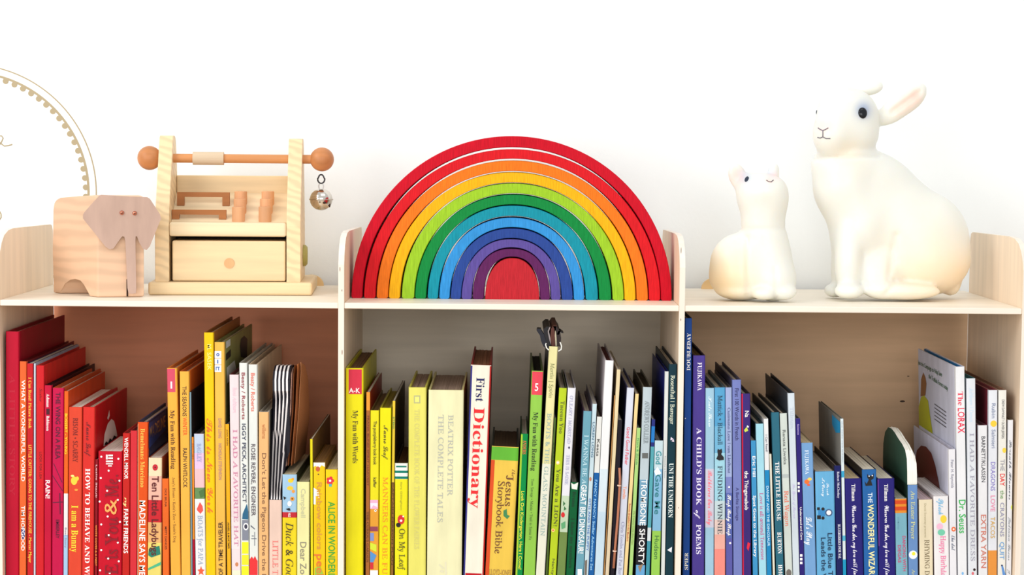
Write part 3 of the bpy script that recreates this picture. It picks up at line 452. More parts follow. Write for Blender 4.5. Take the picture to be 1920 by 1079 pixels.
B('dome-topped board book with dark green cover and blue Easter spine', (1702, 1720.6, 910, 1703.4, 1721.6), (112, 152, 208), 'board', (58, 92, 78), .15, pages=(244, 242, 232), name='board_book',
  T=[('An Easter Prayer', 921, 1012, (205, 210, 150), 0, .4, 'u', 'd'), ('Amy Parker', 1068, 1120, (205, 210, 150), 0, .3, 'u', 'd')], D=[(circ(1712, 1041, 8, 8), (244, 246, 248)), (circ(1713, 1039, 3.4), (240, 226, 60))], extra='dome')
B('cream board book with thin grey RHYMING lettering', (1723.2, 1748.6, 937.5, 1724.4, 1750), (243, 230, 198), 'board', (190, 160, 160), .10, pages=(215, 190, 195), name='board_book',
  T=[('David Sweeney presents', 945, 1009, (175, 165, 130), -.1, .14, None, 'd'), ('RHYMING DUST', 1013, 1101, (110, 95, 65), .1, .34, 'u', 'd')])
B('white board book with pink Happy Birthday lettering and yellow dot', (1750.2, 1778.4, 931, 1752.4, 1780.2), (248, 246, 248), 'board', (215, 205, 205), .13, pages=(240, 236, 236), name='board_book',
  T=[('Splash', 936, 966, (110, 180, 220), 0, .36, 's', 'd'), ('Happy Birthday', 1006, 1086, (236, 110, 160), .2, .34, 'u', 'd')],
  D=[(circ(1769, 974, 6, 7.5), (245, 205, 60)), (circ(1762, 988, 6, 6), (236, 180, 205)), (circ(1765, 999, 7, 6), (110, 195, 165))])
B('white picture book with a deep brown-red dome on its front cover', (1779, 1791.2, 843, 1781.2, 1794.4), (246, 246, 252), 'hard', (222, 222, 242), .195,
  T=[('Peter H. Reynolds', 863, 916, (150, 150, 165), 0, .42, None, 'd'), ('the dot', 1005, 1033, (100, 110, 130), .1, .6, 's', 'd')], D=[(circ(1788, 993, 4.2, 4.6), (228, 105, 55)), (circ(1788, 993, 1.8), (246, 230, 220))], extra='dot')
B('tall white book with pink-red and green spine lettering, blue back board', (1792, 1808.4, 688, 1796, 1814), (246, 248, 252), 'hard', (220, 222, 240), .205, pages=(40, 110, 160),
  T=[('The', 735, 761, (228, 66, 90), .0, .56, 'b', 'd'), ('LORAX', 766, 813, (228, 50, 80), .1, .72, None, 'd'), ('Dr. Seuss', 938, 1001, (48, 178, 82), .1, .72, None, 'd')], D=[(circ(1805, 1076, 2, 3), (120, 180, 230))], extra='cover_art')
B('white book titled I HAD A FAVORITE DRESS in lilac-grey capitals', (1812.6, 1829, 710, 1815.6, 1832.4), (236, 241, 248), 'hard', (40, 110, 120), .19,
  T=[('Ashburn / Denos', 728, 792, (200, 222, 240), 0, .42, 'u', 'd'), ('I HAD A FAVORITE DRESS', 813, 1053, (160, 160, 175), .05, .46, 'u', 'd')], D=[(circ(1827, 1069, 2.4, 2.6), (40, 20, 20)), (circ(1824, 1076, 2.4, 3), (215, 110, 120))])
B('white book titled EXTRA YARN in red-brown letters', (1834.4, 1851.2, 798, 1835.4, 1852), (243, 244, 248), 'hard', (130, 70, 85), .16,
  T=[('BARNETT/KLASSEN', 819, 905, (75, 75, 80), .1, .42, None, 'd'), ('EXTRA YARN', 966, 1066, (200, 120, 105), .1, .58, None, 'd')])
B('white book titled DRAGONS LOVE TACOS with orange spine foot', (1854, 1870.6, 732, 1853, 1869.4), (238, 242, 250), 'hard', (130, 44, 60), .21, bands=[(1033, 1100, (242, 158, 72))],
  T=[('Rubin', 757, 785, (140, 150, 175), .1, .42, None, 'd'), ('Salmieri', 806, 841, (140, 150, 175), .1, .42, None, 'd'), ('DRAGONS', 867, 921, (140, 130, 195), 0, .5, None, 'd'), ('LOVE', 930, 960, (225, 140, 170), 0, .5, None, 'd'), ('TACOS', 970, 1010, (205, 165, 90), 0, .5, None, 'd')], D=[(circ(1863, 795, 6, 6), (246, 200, 60))])
B('cream-white book titled THE CRAYONS QUIT in coloured letters', (1872.4, 1890.4, 732, 1872, 1887.4), (246, 245, 238), 'hard', (150, 110, 90), .21,
  T=[('DREW DAYWALT / OLIVER JEFFERS', 750, 823, (110, 110, 110), .1, .3, None, 'd'), ('THE', 862, 884, (150, 150, 160), 0, .5, None, 'd'), ('DAY', 889, 912, (225, 60, 60), 0, .6, None, 'd'), ('the', 920, 936, (120, 160, 110), 0, .5, None, 'd'), ('CRAYONS', 943, 1007, (150, 150, 175), 0, .5, None, 'd'), ('QUIT', 1017, 1050, (110, 160, 210), 0, .56, None, 'd')],
  D=[(circ(1883, 845, 3.6, 5), (240, 205, 70)), ([(1877, 1060), (1880, 1060), (1886, 1079), (1880, 1079)], (90, 140, 205)), (circ(1878.5, 1061, 1.6), (40, 50, 90))])
B('rightmost white book with black cursive lettering and a green dot', (1893, 1909, 788, 1889.4, 1905.6), (242, 244, 250), 'hard', (160, 140, 110), .16,
  T=[('Seventh Flowers', 826, 938, (70, 80, 95), .05, .44, 's', 'd'), ('Juliana Lucas', 970, 1052, (130, 140, 150), .05, .44, 's', 'd'), ('J', 1068, 1079, (130, 140, 150), .05, .44, 's', 'd')], D=[(circ(1900, 952, 4.6, 5.6), (205, 215, 60))])

# --- turn readings into lines in the world, then ease neighbours apart where they would touch
for b in BOOKS:
    xl, xr, yt, bl, br = b['q']; Y = b['Y0']
    t = P((xl+xr)/2, yt, Y); f = P((bl+br)/2, 1079, Y)
    wpx = ((xr-xl)+(br-bl))/2
    b['hw'] = (P((xl+xr)/2+wpx/2, yt, Y).x - P((xl+xr)/2-wpx/2, yt, Y).x)/2
    sl = (t.x-f.x)/(t.z-f.z); b['a'] = f.x+(ZB-f.z)*sl; b['s'] = sl; b['zt'] = t.z
GAP = 0.00035
for it in range(60):
    worst = 0
    for bay in range(3):
        L = [b for b in BOOKS if b['bay'] == bay]
        for b in L:                                   # bay walls
            for z in (0, b['zt']-ZB):
                c = b['a']+b['s']*z
                v = bayx[bay][0]+GAP-(c-b['hw'])
                if v > 0: b['a'] += v*.75; b['hw'] -= v*.25
                v = (c+b['hw'])-(bayx[bay][1]-GAP)
                if v > 0: b['a'] -= v*.75; b['hw'] -= v*.25
        for p, q in zip(L, L[1:]):
            for z in (0, min(p['zt'], q['zt'])-ZB):
                v = (p['a']+p['s']*z+p['hw']+GAP)-(q['a']+q['s']*z-q['hw'])
                if v > 1e-6:
                    worst = max(worst, v)
                    p['hw'] = max(p['hw']-v*.22, .0005); q['hw'] = max(q['hw']-v*.22, .0005); p['a'] -= v*.3; q['a'] += v*.3
PR = [(-1.0, 1.0), (-.97, .55), (-.9, .18), (-.8, 0.0), (.8, 0.0), (.9, .18), (.97, .55), (1.0, 1.0)]
GROUPS = ('books standing in the left bay', 'books standing in the middle bay', 'books standing in the right bay')
def build_book(b):
    hw, d, Y0 = b['hw'], b['d'], b['Y0']; th = math.atan(b['s'])
    hgt = (b['zt']-ZB)/math.cos(th)
    loc = Vector((b['a'], Y0, ZB + hw*abs(math.sin(th)) + 0.0002))
    root = empty(b['name'], loc, b['label'], b['cat'], GROUPS[b['bay']], (0, th, 0))
    M = Matrix.Translation(loc) @ Matrix.Rotation(th, 4, 'Y'); MI = M.inverted()
    hgt = (MI @ Vector((b['a']+b['s']*(b['zt']-ZB), Y0, b['zt']))).z
    kind = b['kind']; sc = mat(b['col'], 0.42, 'cover'); sd = mat(b['side'] or b['col'], 0.45, 'cover')
    r = min(0.0016, hw*0.35)
    tb = {'hard': min(.0021, hw*.3), 'soft': min(.0006, hw*.25), 'board': min(.0014, hw*.2)}[kind]
    out = [(hw, d)]
    if kind == 'hard': out += [(hw, .0105), (hw-.0005, .0085), (hw, .006)]
    out += [(x*hw, y*r) for x, y in PR[::-1]]
    if kind == 'hard': out += [(-hw, .006), (-hw+.0005, .0085), (-hw, .0105)]
    out += [(-hw, d), (-hw+tb, d), (-hw+tb, tb+r*.5), (hw-tb, tb+r*.5), (hw-tb, d)]
    n = len(out)
    vs = [(x, y, 0) for x, y in out] + [(x, y, hgt) for x, y in out]
    fs = [tuple(range(n)), tuple(range(n, 2*n))]; mi = [1, 1]
    no = n-4
    for i in range(n):
        j = (i+1) % n; fs.append((i, j, n+j, n+i))
        (x0, y0), (x1, y1) = out[i], out[j]
        mi.append(0 if (i < no and j < no and max(y0, y1) <= max(.006, r)) else 1)
    cover = mesh_obj('cover', vs, fs, [sc, sd], root, midx=mi)
    ins = {'hard': .0035, 'soft': .0006, 'board': .0003}[kind]
    pc = b['pages'] or {'hard': (228, 216, 196), 'soft': (225, 218, 204), 'board': (246, 240, 228)}[kind]
    zt = hgt-ins; y0, y1 = tb+r*.5+.0003, d-(.004 if kind == 'hard' else .0006); pw = hw-tb-.0001
    # page block: each shows as a bundle of sheets, its top a little uneven
    N = max(2, min(14, int(pw*2/.0016))); pv = []; pf = []
    rnd = random.Random(int(abs(b['a'])*1e6))
    for k in range(N):
        xa = -pw+2*pw*k/N; xb = -pw+2*pw*(k+1)/N; dz = -rnd.random()*(.0007 if kind != 'board' else .0003); dy = -rnd.random()*.0008
        o = len(pv); pv += [(x, y, z) for x in (xa, xb) for y in (y0, y1+dy) for z in (.0008 if kind != 'hard' else .003, zt+dz)]
        pf += [(o, o+1, o+3, o+2), (o+4, o+6, o+7, o+5), (o, o+4, o+5, o+1), (o+2, o+3, o+7, o+6), (o+1, o+5, o+7, o+3), (o, o+2, o+6, o+4)]
    if b['extra'] not in ('stripes', 'dome'):
        mesh_obj('pages', pv, pf, mat(pc, .8, 'pages'), root)
    zl = lambda py: (MI @ P(b['q'][0]+(b['q'][3]-b['q'][0])*(py-b['q'][2])/(1079-b['q'][2]), py, Y0)).z
    lev = 0
    for q in b['bands']:
        ya, yb_, c = q[:3]; f0, f1 = (q[3], q[4]) if len(q) > 3 else (-1.0, 1.0); lev += 1
        off = .00006*lev
        xs = sorted({x for x, _ in PR if f0 <= x <= f1} | {f0, f1})
        def yy(x):
            for (xa, va), (xb, vb) in zip(PR, PR[1:]):
                if xa <= x <= xb: return va+(vb-va)*(x-xa)/(xb-xa)
        za, zb = min(zl(ya), hgt+.00005), max(zl(yb_), .001)
        vv = [(x*(hw+off), yy(x)*r-off, z) for z in (zb, za) for x in xs]; m = len(xs)
        mesh_obj('spine_band', vv, [(i, i+1, m+i+1, m+i) for i in range(m-1)], mat(c, .42, 'cover'), root)
    e = .00006*(lev+1)+.00006
    for pts, c in b['D']:
        lp = [MI @ P(x, y, Y0) for x, y in pts]
        vv = [(max(-hw*.97, min(hw*.97, p.x)), -e, min(p.z, hgt)) for p in lp]
        e += .00004
        mesh_obj('emblem', vv, [tuple(range(len(vv)))], mat(c, .45), root)
    e += .00006
    for s, ya, yb_, c, xc, hf, st, dr in b['T']:
        uv, ff, adv = text_uv(s, st, 0.012 if st is None else (0.008 if st in 'su' else 0))
        za, zb = zl(ya), zl(yb_); cap = hf*2*hw; ln = za-zb
        if dr == 'h':
            wd_ = 2*hw*{'A-K': .62, '1': .16, '5': .30}.get(s, .8); cc = ln
            vv = [(xc*hw - wd_/2 + u*wd_, -e, zb + v*cc) for u, v in uv]
        elif dr == 'd': vv = [(xc*hw + (v-.5)*cap, -e, za-u*ln) for u, v in uv]
        else: vv = [(xc*hw - (v-.5)*cap, -e, zb+u*ln) for u, v in uv]
        if dr != 'h' and zb < 0.002:
            lo = min(v[2] for v in vv)
        mesh_obj('lettering', vv, ff, mat(c, .5), root)
    sx = lambda side: side*hw
    def side_pt(px, py, side, eps=.0004):
        # intersection of the view ray with the book's left (-1) or right (+1) board
        ro = MI @ CAM; rd = (MI.to_3x3() @ ray(px, py)); x = side*(hw+eps); t = (x-ro.x)/rd.x; return ro+rd*t
    def side_poly(nm, pts, side, c, eps=.0004):
        vv = [side_pt(x, y, side, eps) for x, y in pts]
        vv = [(p.x, min(max(p.y, .001), d-.0005), min(p.z, hgt-.0003)) for p in vv]
        mesh_obj(nm, vv, [tuple(range(len(vv)))], mat(c, .5), root)
    def side_text(s, p0, p1, hpx, side, c, st=None):
        uv, ff, adv = text_uv(s, st, .01)
        A, Bq, Cq = side_pt(p0[0], p0[1], side), side_pt(p1[0], p1[1], side), side_pt(p0[0], p0[1]-hpx, side)
        vv = [A+(Bq-A)*u+(Cq-A)*v for u, v in uv]; mesh_obj('lettering', vv, ff, mat(c, .5), root)
    ex = b['extra']
    if ex == 'behave':
        side_poly('cover_picture', [(194, 838), (196, 815), (202, 795), (209, 786), (214, 790), (218, 805), (220, 818)], 1, (238, 235, 228))
        side_poly('cover_picture', [(196, 834), (199, 828), (203, 831), (206, 822), (210, 826), (214, 817), (219, 820), (219, 824), (212, 829), (204, 837)], 1, BLK, .0006)
        side_poly('cover_picture', [(201, 785), (205, 769), (206, 780), (203, 788)], 1, (230, 220, 215))
    elif ex == 'blue_cover':
        side_poly('cover_picture', [(279, 842), (279, 795), (311, 766), (311, 806)], 1, (20, 60, 130))
        side_text('MADELINE', (281, 824), (310, 800), 22, 1, (190, 170, 110))
    elif ex == 'travel_cover':
        side_poly('cover_picture', [(424, 664), (433, 655), (433, 668), (424, 677)], 1, BLK)
        side_poly('cover_picture', [(424, 640), (432, 631), (432, 648), (424, 654)], 1, (200, 210, 215), .0005)
        side_poly('cover_picture', [(450, 650), (452, 636), (458, 630), (464, 636), (463, 672), (452, 670)], 1, (40, 42, 40))
        side_poly('cover_picture', [(425, 690), (440, 676), (444, 700), (426, 720)], 1, (225, 228, 220))
    elif ex == 'dot':
        side_poly('cover_picture', [(1715, 870), (1719, 845), (1727, 836), (1736, 838), (1746, 850), (1753, 872), (1760, 905), (1762, 919), (1722, 895)], -1, (110, 34, 30))
    elif ex == 'cover_art':
        side_text('Join the Campaign to Help Save', (1721, 683), (1766, 707), 8, -1, (60, 110, 80))
        side_text('the Truffula Forest today', (1741, 709), (1777, 733), 8, -1, (60, 110, 80))
        side_poly('cover_picture', [(1720, 800), (1721, 762), (1727, 745), (1733, 742), (1740, 752), (1744, 782), (1750, 822)], -1, (186, 188, 30))
        side_poly('cover_picture', [(1726, 744), (1727, 712), (1731, 699), (1735, 708), (1737, 720), (1735, 742)], -1, (140, 90, 45), .0003)
        for k in range(5):
            side_poly('cover_picture', [(1752, 757+7*k), (1774, 773+7*k), (1774, 775+7*k), (1752, 759+7*k)], -1, (90, 90, 100))
        bm = box_bm(hw-.0032, hw-.0021, .004, d+.0, hgt-.004, hgt-.0005)
        bm_obj('endpaper', bm, mat((30, 110, 165), .5), root)
    elif ex == 'cyan_flap':
        side_poly('cover_picture', [(1560, 778), (1575, 792), (1575, 812), (1567, 812), (1560, 796)], -1, (30, 150, 205))
    elif ex == 'stripes':
        # six shaped boards: a knob on a long neck, black with white cores, then flared brown leaves
        prof = [(.004, .0)]
        A = lambda py: (MI @ P(516, py, Y0)).z
        z = lambda py: A(py)
        prof = [(.001, hgt+.0002), (.006, z(920)), (.010, z(884)), (.012, z(850)), (.013, z(800)), (.016, z(768)), (.020, z(761)), (.014, z(752)), (.009, z(735)), (.010, z(715)), (.018, z(700)), (.034, z(692)), (.055, z(694)), (.075, z(705)), (.090, z(728)), (.100, z(760)), (.108, z(820)), (.112, z(850)), (.112, z(884)), (.112, hgt+.0002)]
        topx = (MI @ P(521, 760, Y0)).x
        nb = 9; tot = .0205
        def wid(zv):
            t = min(1, max(0, (zv-z(884))/(z(850)-z(884)))); return 2*hw*.97*(1-t)+tot*t
        def xoff(zv):                              # the boards sway a little to the right at the knob
            t = (zv-hgt)/(z(690)-hgt); return max(0, (wid(zv)-2*hw*.97)/2-.001)+(.0018+.0022*math.sin(min(1, max(0, t))*2.6))*min(1, max(0, (zv-z(884))/.02))
        for k in range(nb):
            bm = bmesh.new(); n_ = len(prof); fx = lambda zz, q: xoff(zz)+wid(zz)*((k+q)/nb-.5)
            a = [bm.verts.new((fx(zz, 0), yy_, zz)) for yy_, zz in prof]; c = [bm.verts.new((fx(zz, .94), yy_, zz)) for yy_, zz in prof]
            bm.faces.new(a); bm.faces.new(c[::-1])
            for i in range(n_): bm.faces.new((a[i], c[i], c[(i+1) % n_], a[(i+1) % n_]))
            bmesh.ops.triangulate(bm, faces=[f for f in bm.faces if len(f.verts) > 4])
            bm_obj('shaped_page', bm, mat((24, 22, 34) if k % 2 == 0 else (242, 236, 236), .5), root)
        for k, (ang, yh, c) in enumerate(((.0, .0, (226, 178, 160)), (.012, .012, (186, 104, 44)), (-.012, .004, (140, 78, 36)), (.02, .016, (196, 116, 56)), (.03, .006, (160, 92, 46)), (.04, .02, (182, 122, 78)))):
            x0 = tot/2 + .0013*k - .0006
            pr = [(.012+yh, z(878)), (.012+yh, z(770)), (.020+yh, z(735)), (.03+yh, z(706)), (.05, z(698-2*k)), (.08, z(700)), (.10, z(730)), (.11, z(800)), (.112, z(878))]
            bm = bmesh.new(); n_ = len(pr)
            f = lambda y, zz: x0 + math.sin(ang)*y*1.25 + xoff(zz)
            a = [bm.verts.new((f(y, zz), y, zz)) for y, zz in pr]; c2 = [bm.verts.new((f(y, zz)+.0009, y, zz)) for y, zz in pr]
            bm.faces.new(a); bm.faces.new(c2[::-1])
            for i in range(n_): bm.faces.new((a[i], c2[i], c2[(i+1) % n_], a[(i+1) % n_]))
            bm_obj('shaped_page', bm, mat(c, .6, 'rings', 3.0), root)
    elif ex == 'dome':
        q = lambda yy_: (MI @ P(1711, yy_, Y0)).z
        prof = [(.0012, hgt+.0002), (.0016, q(885)), (.005, q(862)), (.014, q(848)), (.030, q(841)), (.052, q(836)), (.075, q(829)), (.095, q(826)), (.115, q(828)), (.135, q(842)), (.147, q(868)), (.15, q(900)), (.15, .001), (.0012, .001)]
        nb = 7; w0 = 2*hw/nb
        for k in range(nb):
            dz = [0, .0, .0006, -.001, .0, -.002, -.004][k]
            prk = [(y, zz + (dz if zz > hgt+.003 else 0)) for y, zz in prof]
            if k >= 5: prk = [(y, zz if zz <= hgt+.001 else hgt + (zz-hgt)*.93) for y, zz in prk]
            x0 = -hw+k*w0
            if k == 0: mm = mat((58, 94, 78), .5, 'weave')
            bm = prism_yz([(max(y, .003), min(zz, 9)) for y, zz in prk], x0, x0+w0*.93)
            o = bm_obj('shaped_page', bm, [mat((246, 244, 234), .6), mat((58, 96, 80), .5, 'weave')], root)
            for f in o.data.polygons:
                if f.normal.x < -.5 and k == 0: f.material_index = 1
    elif ex == 'cord':
        pts = [MI @ P(x, y, Y0-.0016) for x, y in ((1161.5, 878), (1162.5, 900), (1161, 930), (1158, 975), (1154, 1020), (1150.5, 1066))]
        bm_obj('cord', tube(pts, .0015, 8), mat((176, 112, 84), .5), root, True)
        for x, y in ((1161, 911), (1152.5, 1034)):
            c = MI @ P(x, y, Y0-.0016); bm_obj('cord_tie', tube([c+Vector((0, 0, -.0007)), c+Vector((0, 0, .0007))], .0024, 10), mat((230, 200, 180), .5), root)
    elif ex == 'curls':
        def strip(pts, w, c, depth=.05, nm='torn_jacket', y=.01):
            L_ = [MI @ P(a_, b_, Y0+y) for a_, b_ in pts]; bm = bmesh.new(); R = []
            for i, p in enumerate(L_):
                ww = w*(1 if i < len(L_)-1 else .8)
                R.append([bm.verts.new(p+Vector((sx_*ww, yy_, 0))) for sx_, yy_ in ((-1, 0), (1, 0), (1, depth), (-1, depth))])
            for a_, b_ in zip(R, R[1:]):
                for k in range(4): bm.faces.new((a_[k], a_[(k+1) % 4], b_[(k+1) % 4], b_[k]))
            bm.faces.new(R[0][::-1]); bm.faces.new(R[-1]); bm_obj(nm, bm, mat(c, .5), root)
        strip([(1029, 655), (1023, 650), (1019, 640), (1017, 630), (1011, 621), (1011, 617)], .0029, (26, 28, 40), .02)
        strip([(1030, 652), (1027, 640), (1024, 628), (1023, 618), (1028, 613)], .0024, (24, 22, 26), .10)
        strip([(1033, 650), (1031, 636), (1028, 622), (1031, 614)], .0008, (150, 140, 140), .09)
        strip([(1037, 650), (1036, 632), (1037, 618), (1041, 611)], .0026, (84, 42, 30), .11)
        strip([(1043, 650), (1042, 634), (1041, 620), (1041, 613)], .0009, (186, 176, 150), .11)
        strip([(1047, 650), (1048, 634), (1046, 622), (1040, 612)], .0026, (36, 24, 24), .10)
        strip([(1046, 628), (1049, 621), (1055, 625)], .0014, (24, 22, 26), .03)
        for s_ in ((( 1029, 657), (1025, 653), (1023, 647), (1024, 644)), ((1047, 659), (1052, 656), (1053, 650), (1051, 644), (1050, 642))):
            bm_obj('torn_jacket', tube([MI @ P(a_, b_, Y0-.001) for a_, b_ in s_], .0007, 6), mat((245, 244, 236), .5), root, label='white torn jacket edge')
    return root
prime([(t[0], t[6]) for b in BOOKS for t in b['T']] + [('MADELINE', None), ('Join the Campaign to Help Save', None), ('the Truffula Forest today', None)])
for b in BOOKS: build_book(b)
for b in BOOKS:
    w0 = (b['q'][1]-b['q'][0])/1600/2
    if b['hw'] < w0*.72: print('SQUEEZED', b['label'][:50], round(b['hw']/w0, 2))

# ------------------------------------------------------------------ rainbow stacker: twelve separate pieces
YR = 0.072
ARCH = [  # colour name, rgb, outer (l, r, top), inner (l, r, top)
 ('crimson', (208, 12, 38), (658.6, 1259.8, 255.5), (679.5, 1239.4, 276.3)),
 ('scarlet', (222, 26, 36), (682.2, 1238.4, 280), (704.2, 1217, 298)),
 ('orange', (246, 124, 30), (706, 1215.2, 301.5), (727.6, 1193.6, 321)),
 ('golden yellow', (252, 184, 20), (728.8, 1192, 323.6), (750.4, 1171, 342.6)),
 ('lime green', (160, 206, 44), (753, 1169.6, 344.4), (776.6, 1148.6, 363)),
 ('emerald green', (14, 140, 64), (778.2, 1146, 365.6), (799.4, 1123.6, 383.8)),
 ('teal', (20, 150, 170), (801.6, 1121.4, 386), (821.2, 1098.2, 405.4)),
 ('sky blue', (54, 150, 220), (823.4, 1095.6, 408.8), (843.4, 1076.2, 426.6)),
 ('royal blue', (44, 74, 152), (845, 1074, 429), (864.2, 1053, 447)),
 ('violet', (96, 80, 158), (865.4, 1051.2, 449), (884.6, 1033, 464.6)),
 ('dark purple', (98, 34, 92), (886, 1031.4, 467), (907, 1012.6, 482)),
]
yb0 = 557.6
zr = lambda x, y: P(x, y, YR)
for nm, c, (ol, orr, ot), (il, ir, it) in ARCH:
    A, Bp = P(ol, 558, YR), P(orr, 558, YR); I0, I1 = P(il, 558, YR), P(ir, 558, YR)
    oz = P((ol+orr)/2, ot, YR).z-SHELF; iz = P((il+ir)/2, it, YR).z-SHELF
    ox, orx = (A.x+Bp.x)/2, (Bp.x-A.x)/2; ix, irx = (I0.x+I1.x)/2, (I1.x-I0.x)/2
    lim0, lim1 = bayx[1][0]+.0004, bayx[1][1]-.0004
    if ox-orx < lim0: dlt = lim0-(ox-orx); ox += dlt/2; orx -= dlt/2
    if ox+orx > lim1: dlt = ox+orx-lim1; ox -= dlt/2; orx -= dlt/2
    cx0 = ox
    root = empty('rainbow_arch', (cx0, YR, SHELF+.0001), 'painted wooden arch in %s, %s of the nested rainbow arches' % (nm, {'crimson': 'outermost', 'dark purple': 'innermost'}.get(nm, 'one')), 'toy', 'nested rainbow arches on the middle bay')
    root['label'] = {'crimson': 'outermost and largest nested wooden arch, crimson red', 'dark purple': 'smallest nested wooden arch, dark purple, around the red half-round block'}.get(nm, '%s nested wooden rainbow arch on top of the middle bay' % nm)
    ee = 2/(2+1.0*max(0, (oz/orx)-1)); sg = lambda v: math.copysign(abs(v)**ee, v)
    n = 72; sect = [(0.05, 0.0), (.95, 0.0), (1.0, .0012), (1.0, .0565), (.95, .058), (0.05, .058), (0.0, .0565), (0.0, .0012)]
    vs = []; fs = []
    for k in range(-1, n+2):
        t = max(0, min(n, k))*math.pi/n; pin = 0.13 if k in (-1, n+1) else 0.0
        lo = 0.0016 if k in (0, n) else 0.0
        wob = .00018*math.sin(5*t+len(nm))
        pi_ = Vector((ix-cx0+(irx+wob)*-sg(math.cos(t)), 0, iz*sg(math.sin(t))+lo)); po = Vector((ox-cx0+(orx-abs(wob))*-sg(math.cos(t)), 0, oz*sg(math.sin(t))+lo))
        for s_, y in sect:
            s2 = pin+(1-2*pin)*s_; q = pi_.lerp(po, s2); vs.append((q.x, y, q.z))
    m = len(sect); R = n+3
    for k in range(R-1):
        for j in range(m): fs.append((k*m+j, k*m+(j+1) % m, (k+1)*m+(j+1) % m, (k+1)*m+j))
    fs += [tuple(range(m)), tuple((R-1)*m+j for j in range(m))]
    me = mesh_obj('arch', vs, fs, mat(c, .55, 'weave'), root)
A, Bp = P(909.6, 557.6, YR), P(1011.4, 557.6, YR); tz = P(960, 484.4, YR).z-SHELF
cx0 = (A.x+Bp.x)/2; rx = (Bp.x-A.x)/2
bm = bmesh.new(); prof = [(rx*-math.copysign(abs(math.cos(k*math.pi/48))**.9, math.cos(k*math.pi/48)), tz*abs(math.sin(k*math.pi/48))**.9) for k in range(49)]
a = [bm.verts.new((x*.985, 0, z*.985)) for x, z in prof]; a2 = [bm.verts.new((x, .0014, z)) for x, z in prof]; b2 = [bm.verts.new((x, .058, z)) for x, z in prof]
bm.faces.new(a); bm.faces.new(b2[::-1])
for p, q in ((a, a2), (a2, b2)):
    for k in range(49): bm.faces.new((p[k], q[k], q[(k+1) % 49], p[(k+1) % 49]))
r0 = empty('rainbow_block', (cx0, YR, SHELF+.0001), 'solid red half-round wooden block at the centre of the rainbow arches', 'toy', 'nested rainbow arches on the middle bay')
bm_obj('block', bm, mat((196, 40, 50), .6, 'weave'), r0)

# ------------------------------------------------------------------ wooden elephant
A = G(183, 558); Bq = G(271, 557.4); C = G(99, 549.5)
ux = (C-A); ux.z = 0; Lb = ux.length; ux.normalize(); uy = Vector((-ux.y, ux.x, 0))   # ux: along the body away from the head
if uy.dot(Bq-A) < 0: uy = -uy
vx = Bq-A; vx.z = 0; thk = vx.length; vx.normalize()
def on_plane(px, py, p0, nrm):
    r = ray(px, py); t = (p0-CAM).dot(nrm)/r.dot(nrm); return CAM+r*t
el = empty('wooden_elephant', A+ux*Lb/2+vx*thk/2, 'pale wooden elephant with pinkish flat ears and trunk, left end of bookcase', 'toy')
eo = Vector(el.location)
outline = [(99.5, 549.5), (99, 470), (99, 392), (101, 380), (106, 373.5), (114, 371), (150, 368), (176, 366), (180, 367.5), (182.5, 372), (183, 558), (167, 557), (163.5, 545), (158.5, 532), (151, 523.5), (141, 520.5), (131, 522.5), (121, 530), (115, 541), (113.5, 551)]
pp = [on_plane(x, y, A, uy) for x, y in outline]
for p in pp: p.z = max(p.z, SHELF+.0002)
for i in (0, 10, 11, 19): pp[i].z = SHELF+.0002
bm = bmesh.new(); a = [bm.verts.new(p-eo) for p in pp]; b = [bm.verts.new(p+vx*thk-eo) for p in pp]
bm.faces.new(a); bm.faces.new(b[::-1])
for i in range(len(pp)): bm.faces.new((a[i], b[i], b[(i+1) % len(pp)], a[(i+1) % len(pp)]))
bmesh.ops.bevel(bm, geom=[e for e in bm.edges if not all(v in a for v in e.verts) or True], offset=.0018, segments=2, affect='EDGES', profile=.5, clamp_overlap=True)
bm_obj('body', bm, mat((220, 182, 150), .5, 'softrings', 1.3), el)
fn = Vector((vx.y, -vx.x, 0))                                            # the way the front looks
pf = A+fn*.0045
pm = on_plane(240, 450, pf, fn); lat = vx
def hp(px, py):
    q = on_plane(px, py, pf, fn); s_ = (q-pm).dot(lat); return q-fn*abs(s_)*.03+fn*.002-eo
Lh = [(240, 368.5), (190, 365.5), (186, 367), (160, 396), (155.5, 403), (155.5, 410), (198, 463), (206, 468), (213, 466), (224, 450), (229, 443.5), (233, 444), (235, 452), (239, 540), (241, 550), (248, 551)]
Rh = [(240, 368.5), (276, 370), (281, 373), (300, 402), (302, 410), (281, 462), (275, 469), (268, 467), (261, 455), (257, 443.5), (254.5, 443.5), (254, 452), (255.5, 540), (255, 550), (248, 551)]
bm = bmesh.new()
for hf in (Lh, Rh):
    n = len(hf); a = [bm.verts.new(hp(*q)) for q in hf]; b = [bm.verts.new(hp(*q)-fn*.002) for q in hf]
    for i in range(n): bm.faces.new((a[i], b[i], b[(i+1) % n], a[(i+1) % n]))
    from mathutils.geometry import tessellate_polygon
    for t3 in tessellate_polygon([[Vector((x, y, 0)) for x, y in hf]]):
        bm.faces.new([a[i] for i in t3]); bm.faces.new([b[i] for i in t3][::-1])
bm_obj('head', bm, mat((206, 174, 158), .55, 'cover'), el)
for px, py in ((228.5, 399), (252.5, 400)):
    c = hp(px, py)+fn*.0006
    bm_obj('eye', sphere_bm(c, .0026, (1, 1, 1), 16, 10), mat((205, 130, 105), .3, 'metal'), el, True)
    bm_obj('pupil', sphere_bm(c+fn*.0018+Vector((0, 0, -.0004)), .0011, (1, 1, 1), 12, 8), mat((70, 40, 30), .4), el, True)
p0 = on_plane(238.6, 524, A+fn*.0002, fn); p1 = on_plane(238.6, 557, A+fn*.0002, fn)
bm = tube([p0-eo, Vector((p0.x, p0.y, SHELF+.001))-eo], .0011, 6); bm_obj('leg_gap', bm, mat((50, 32, 24), .8), el)

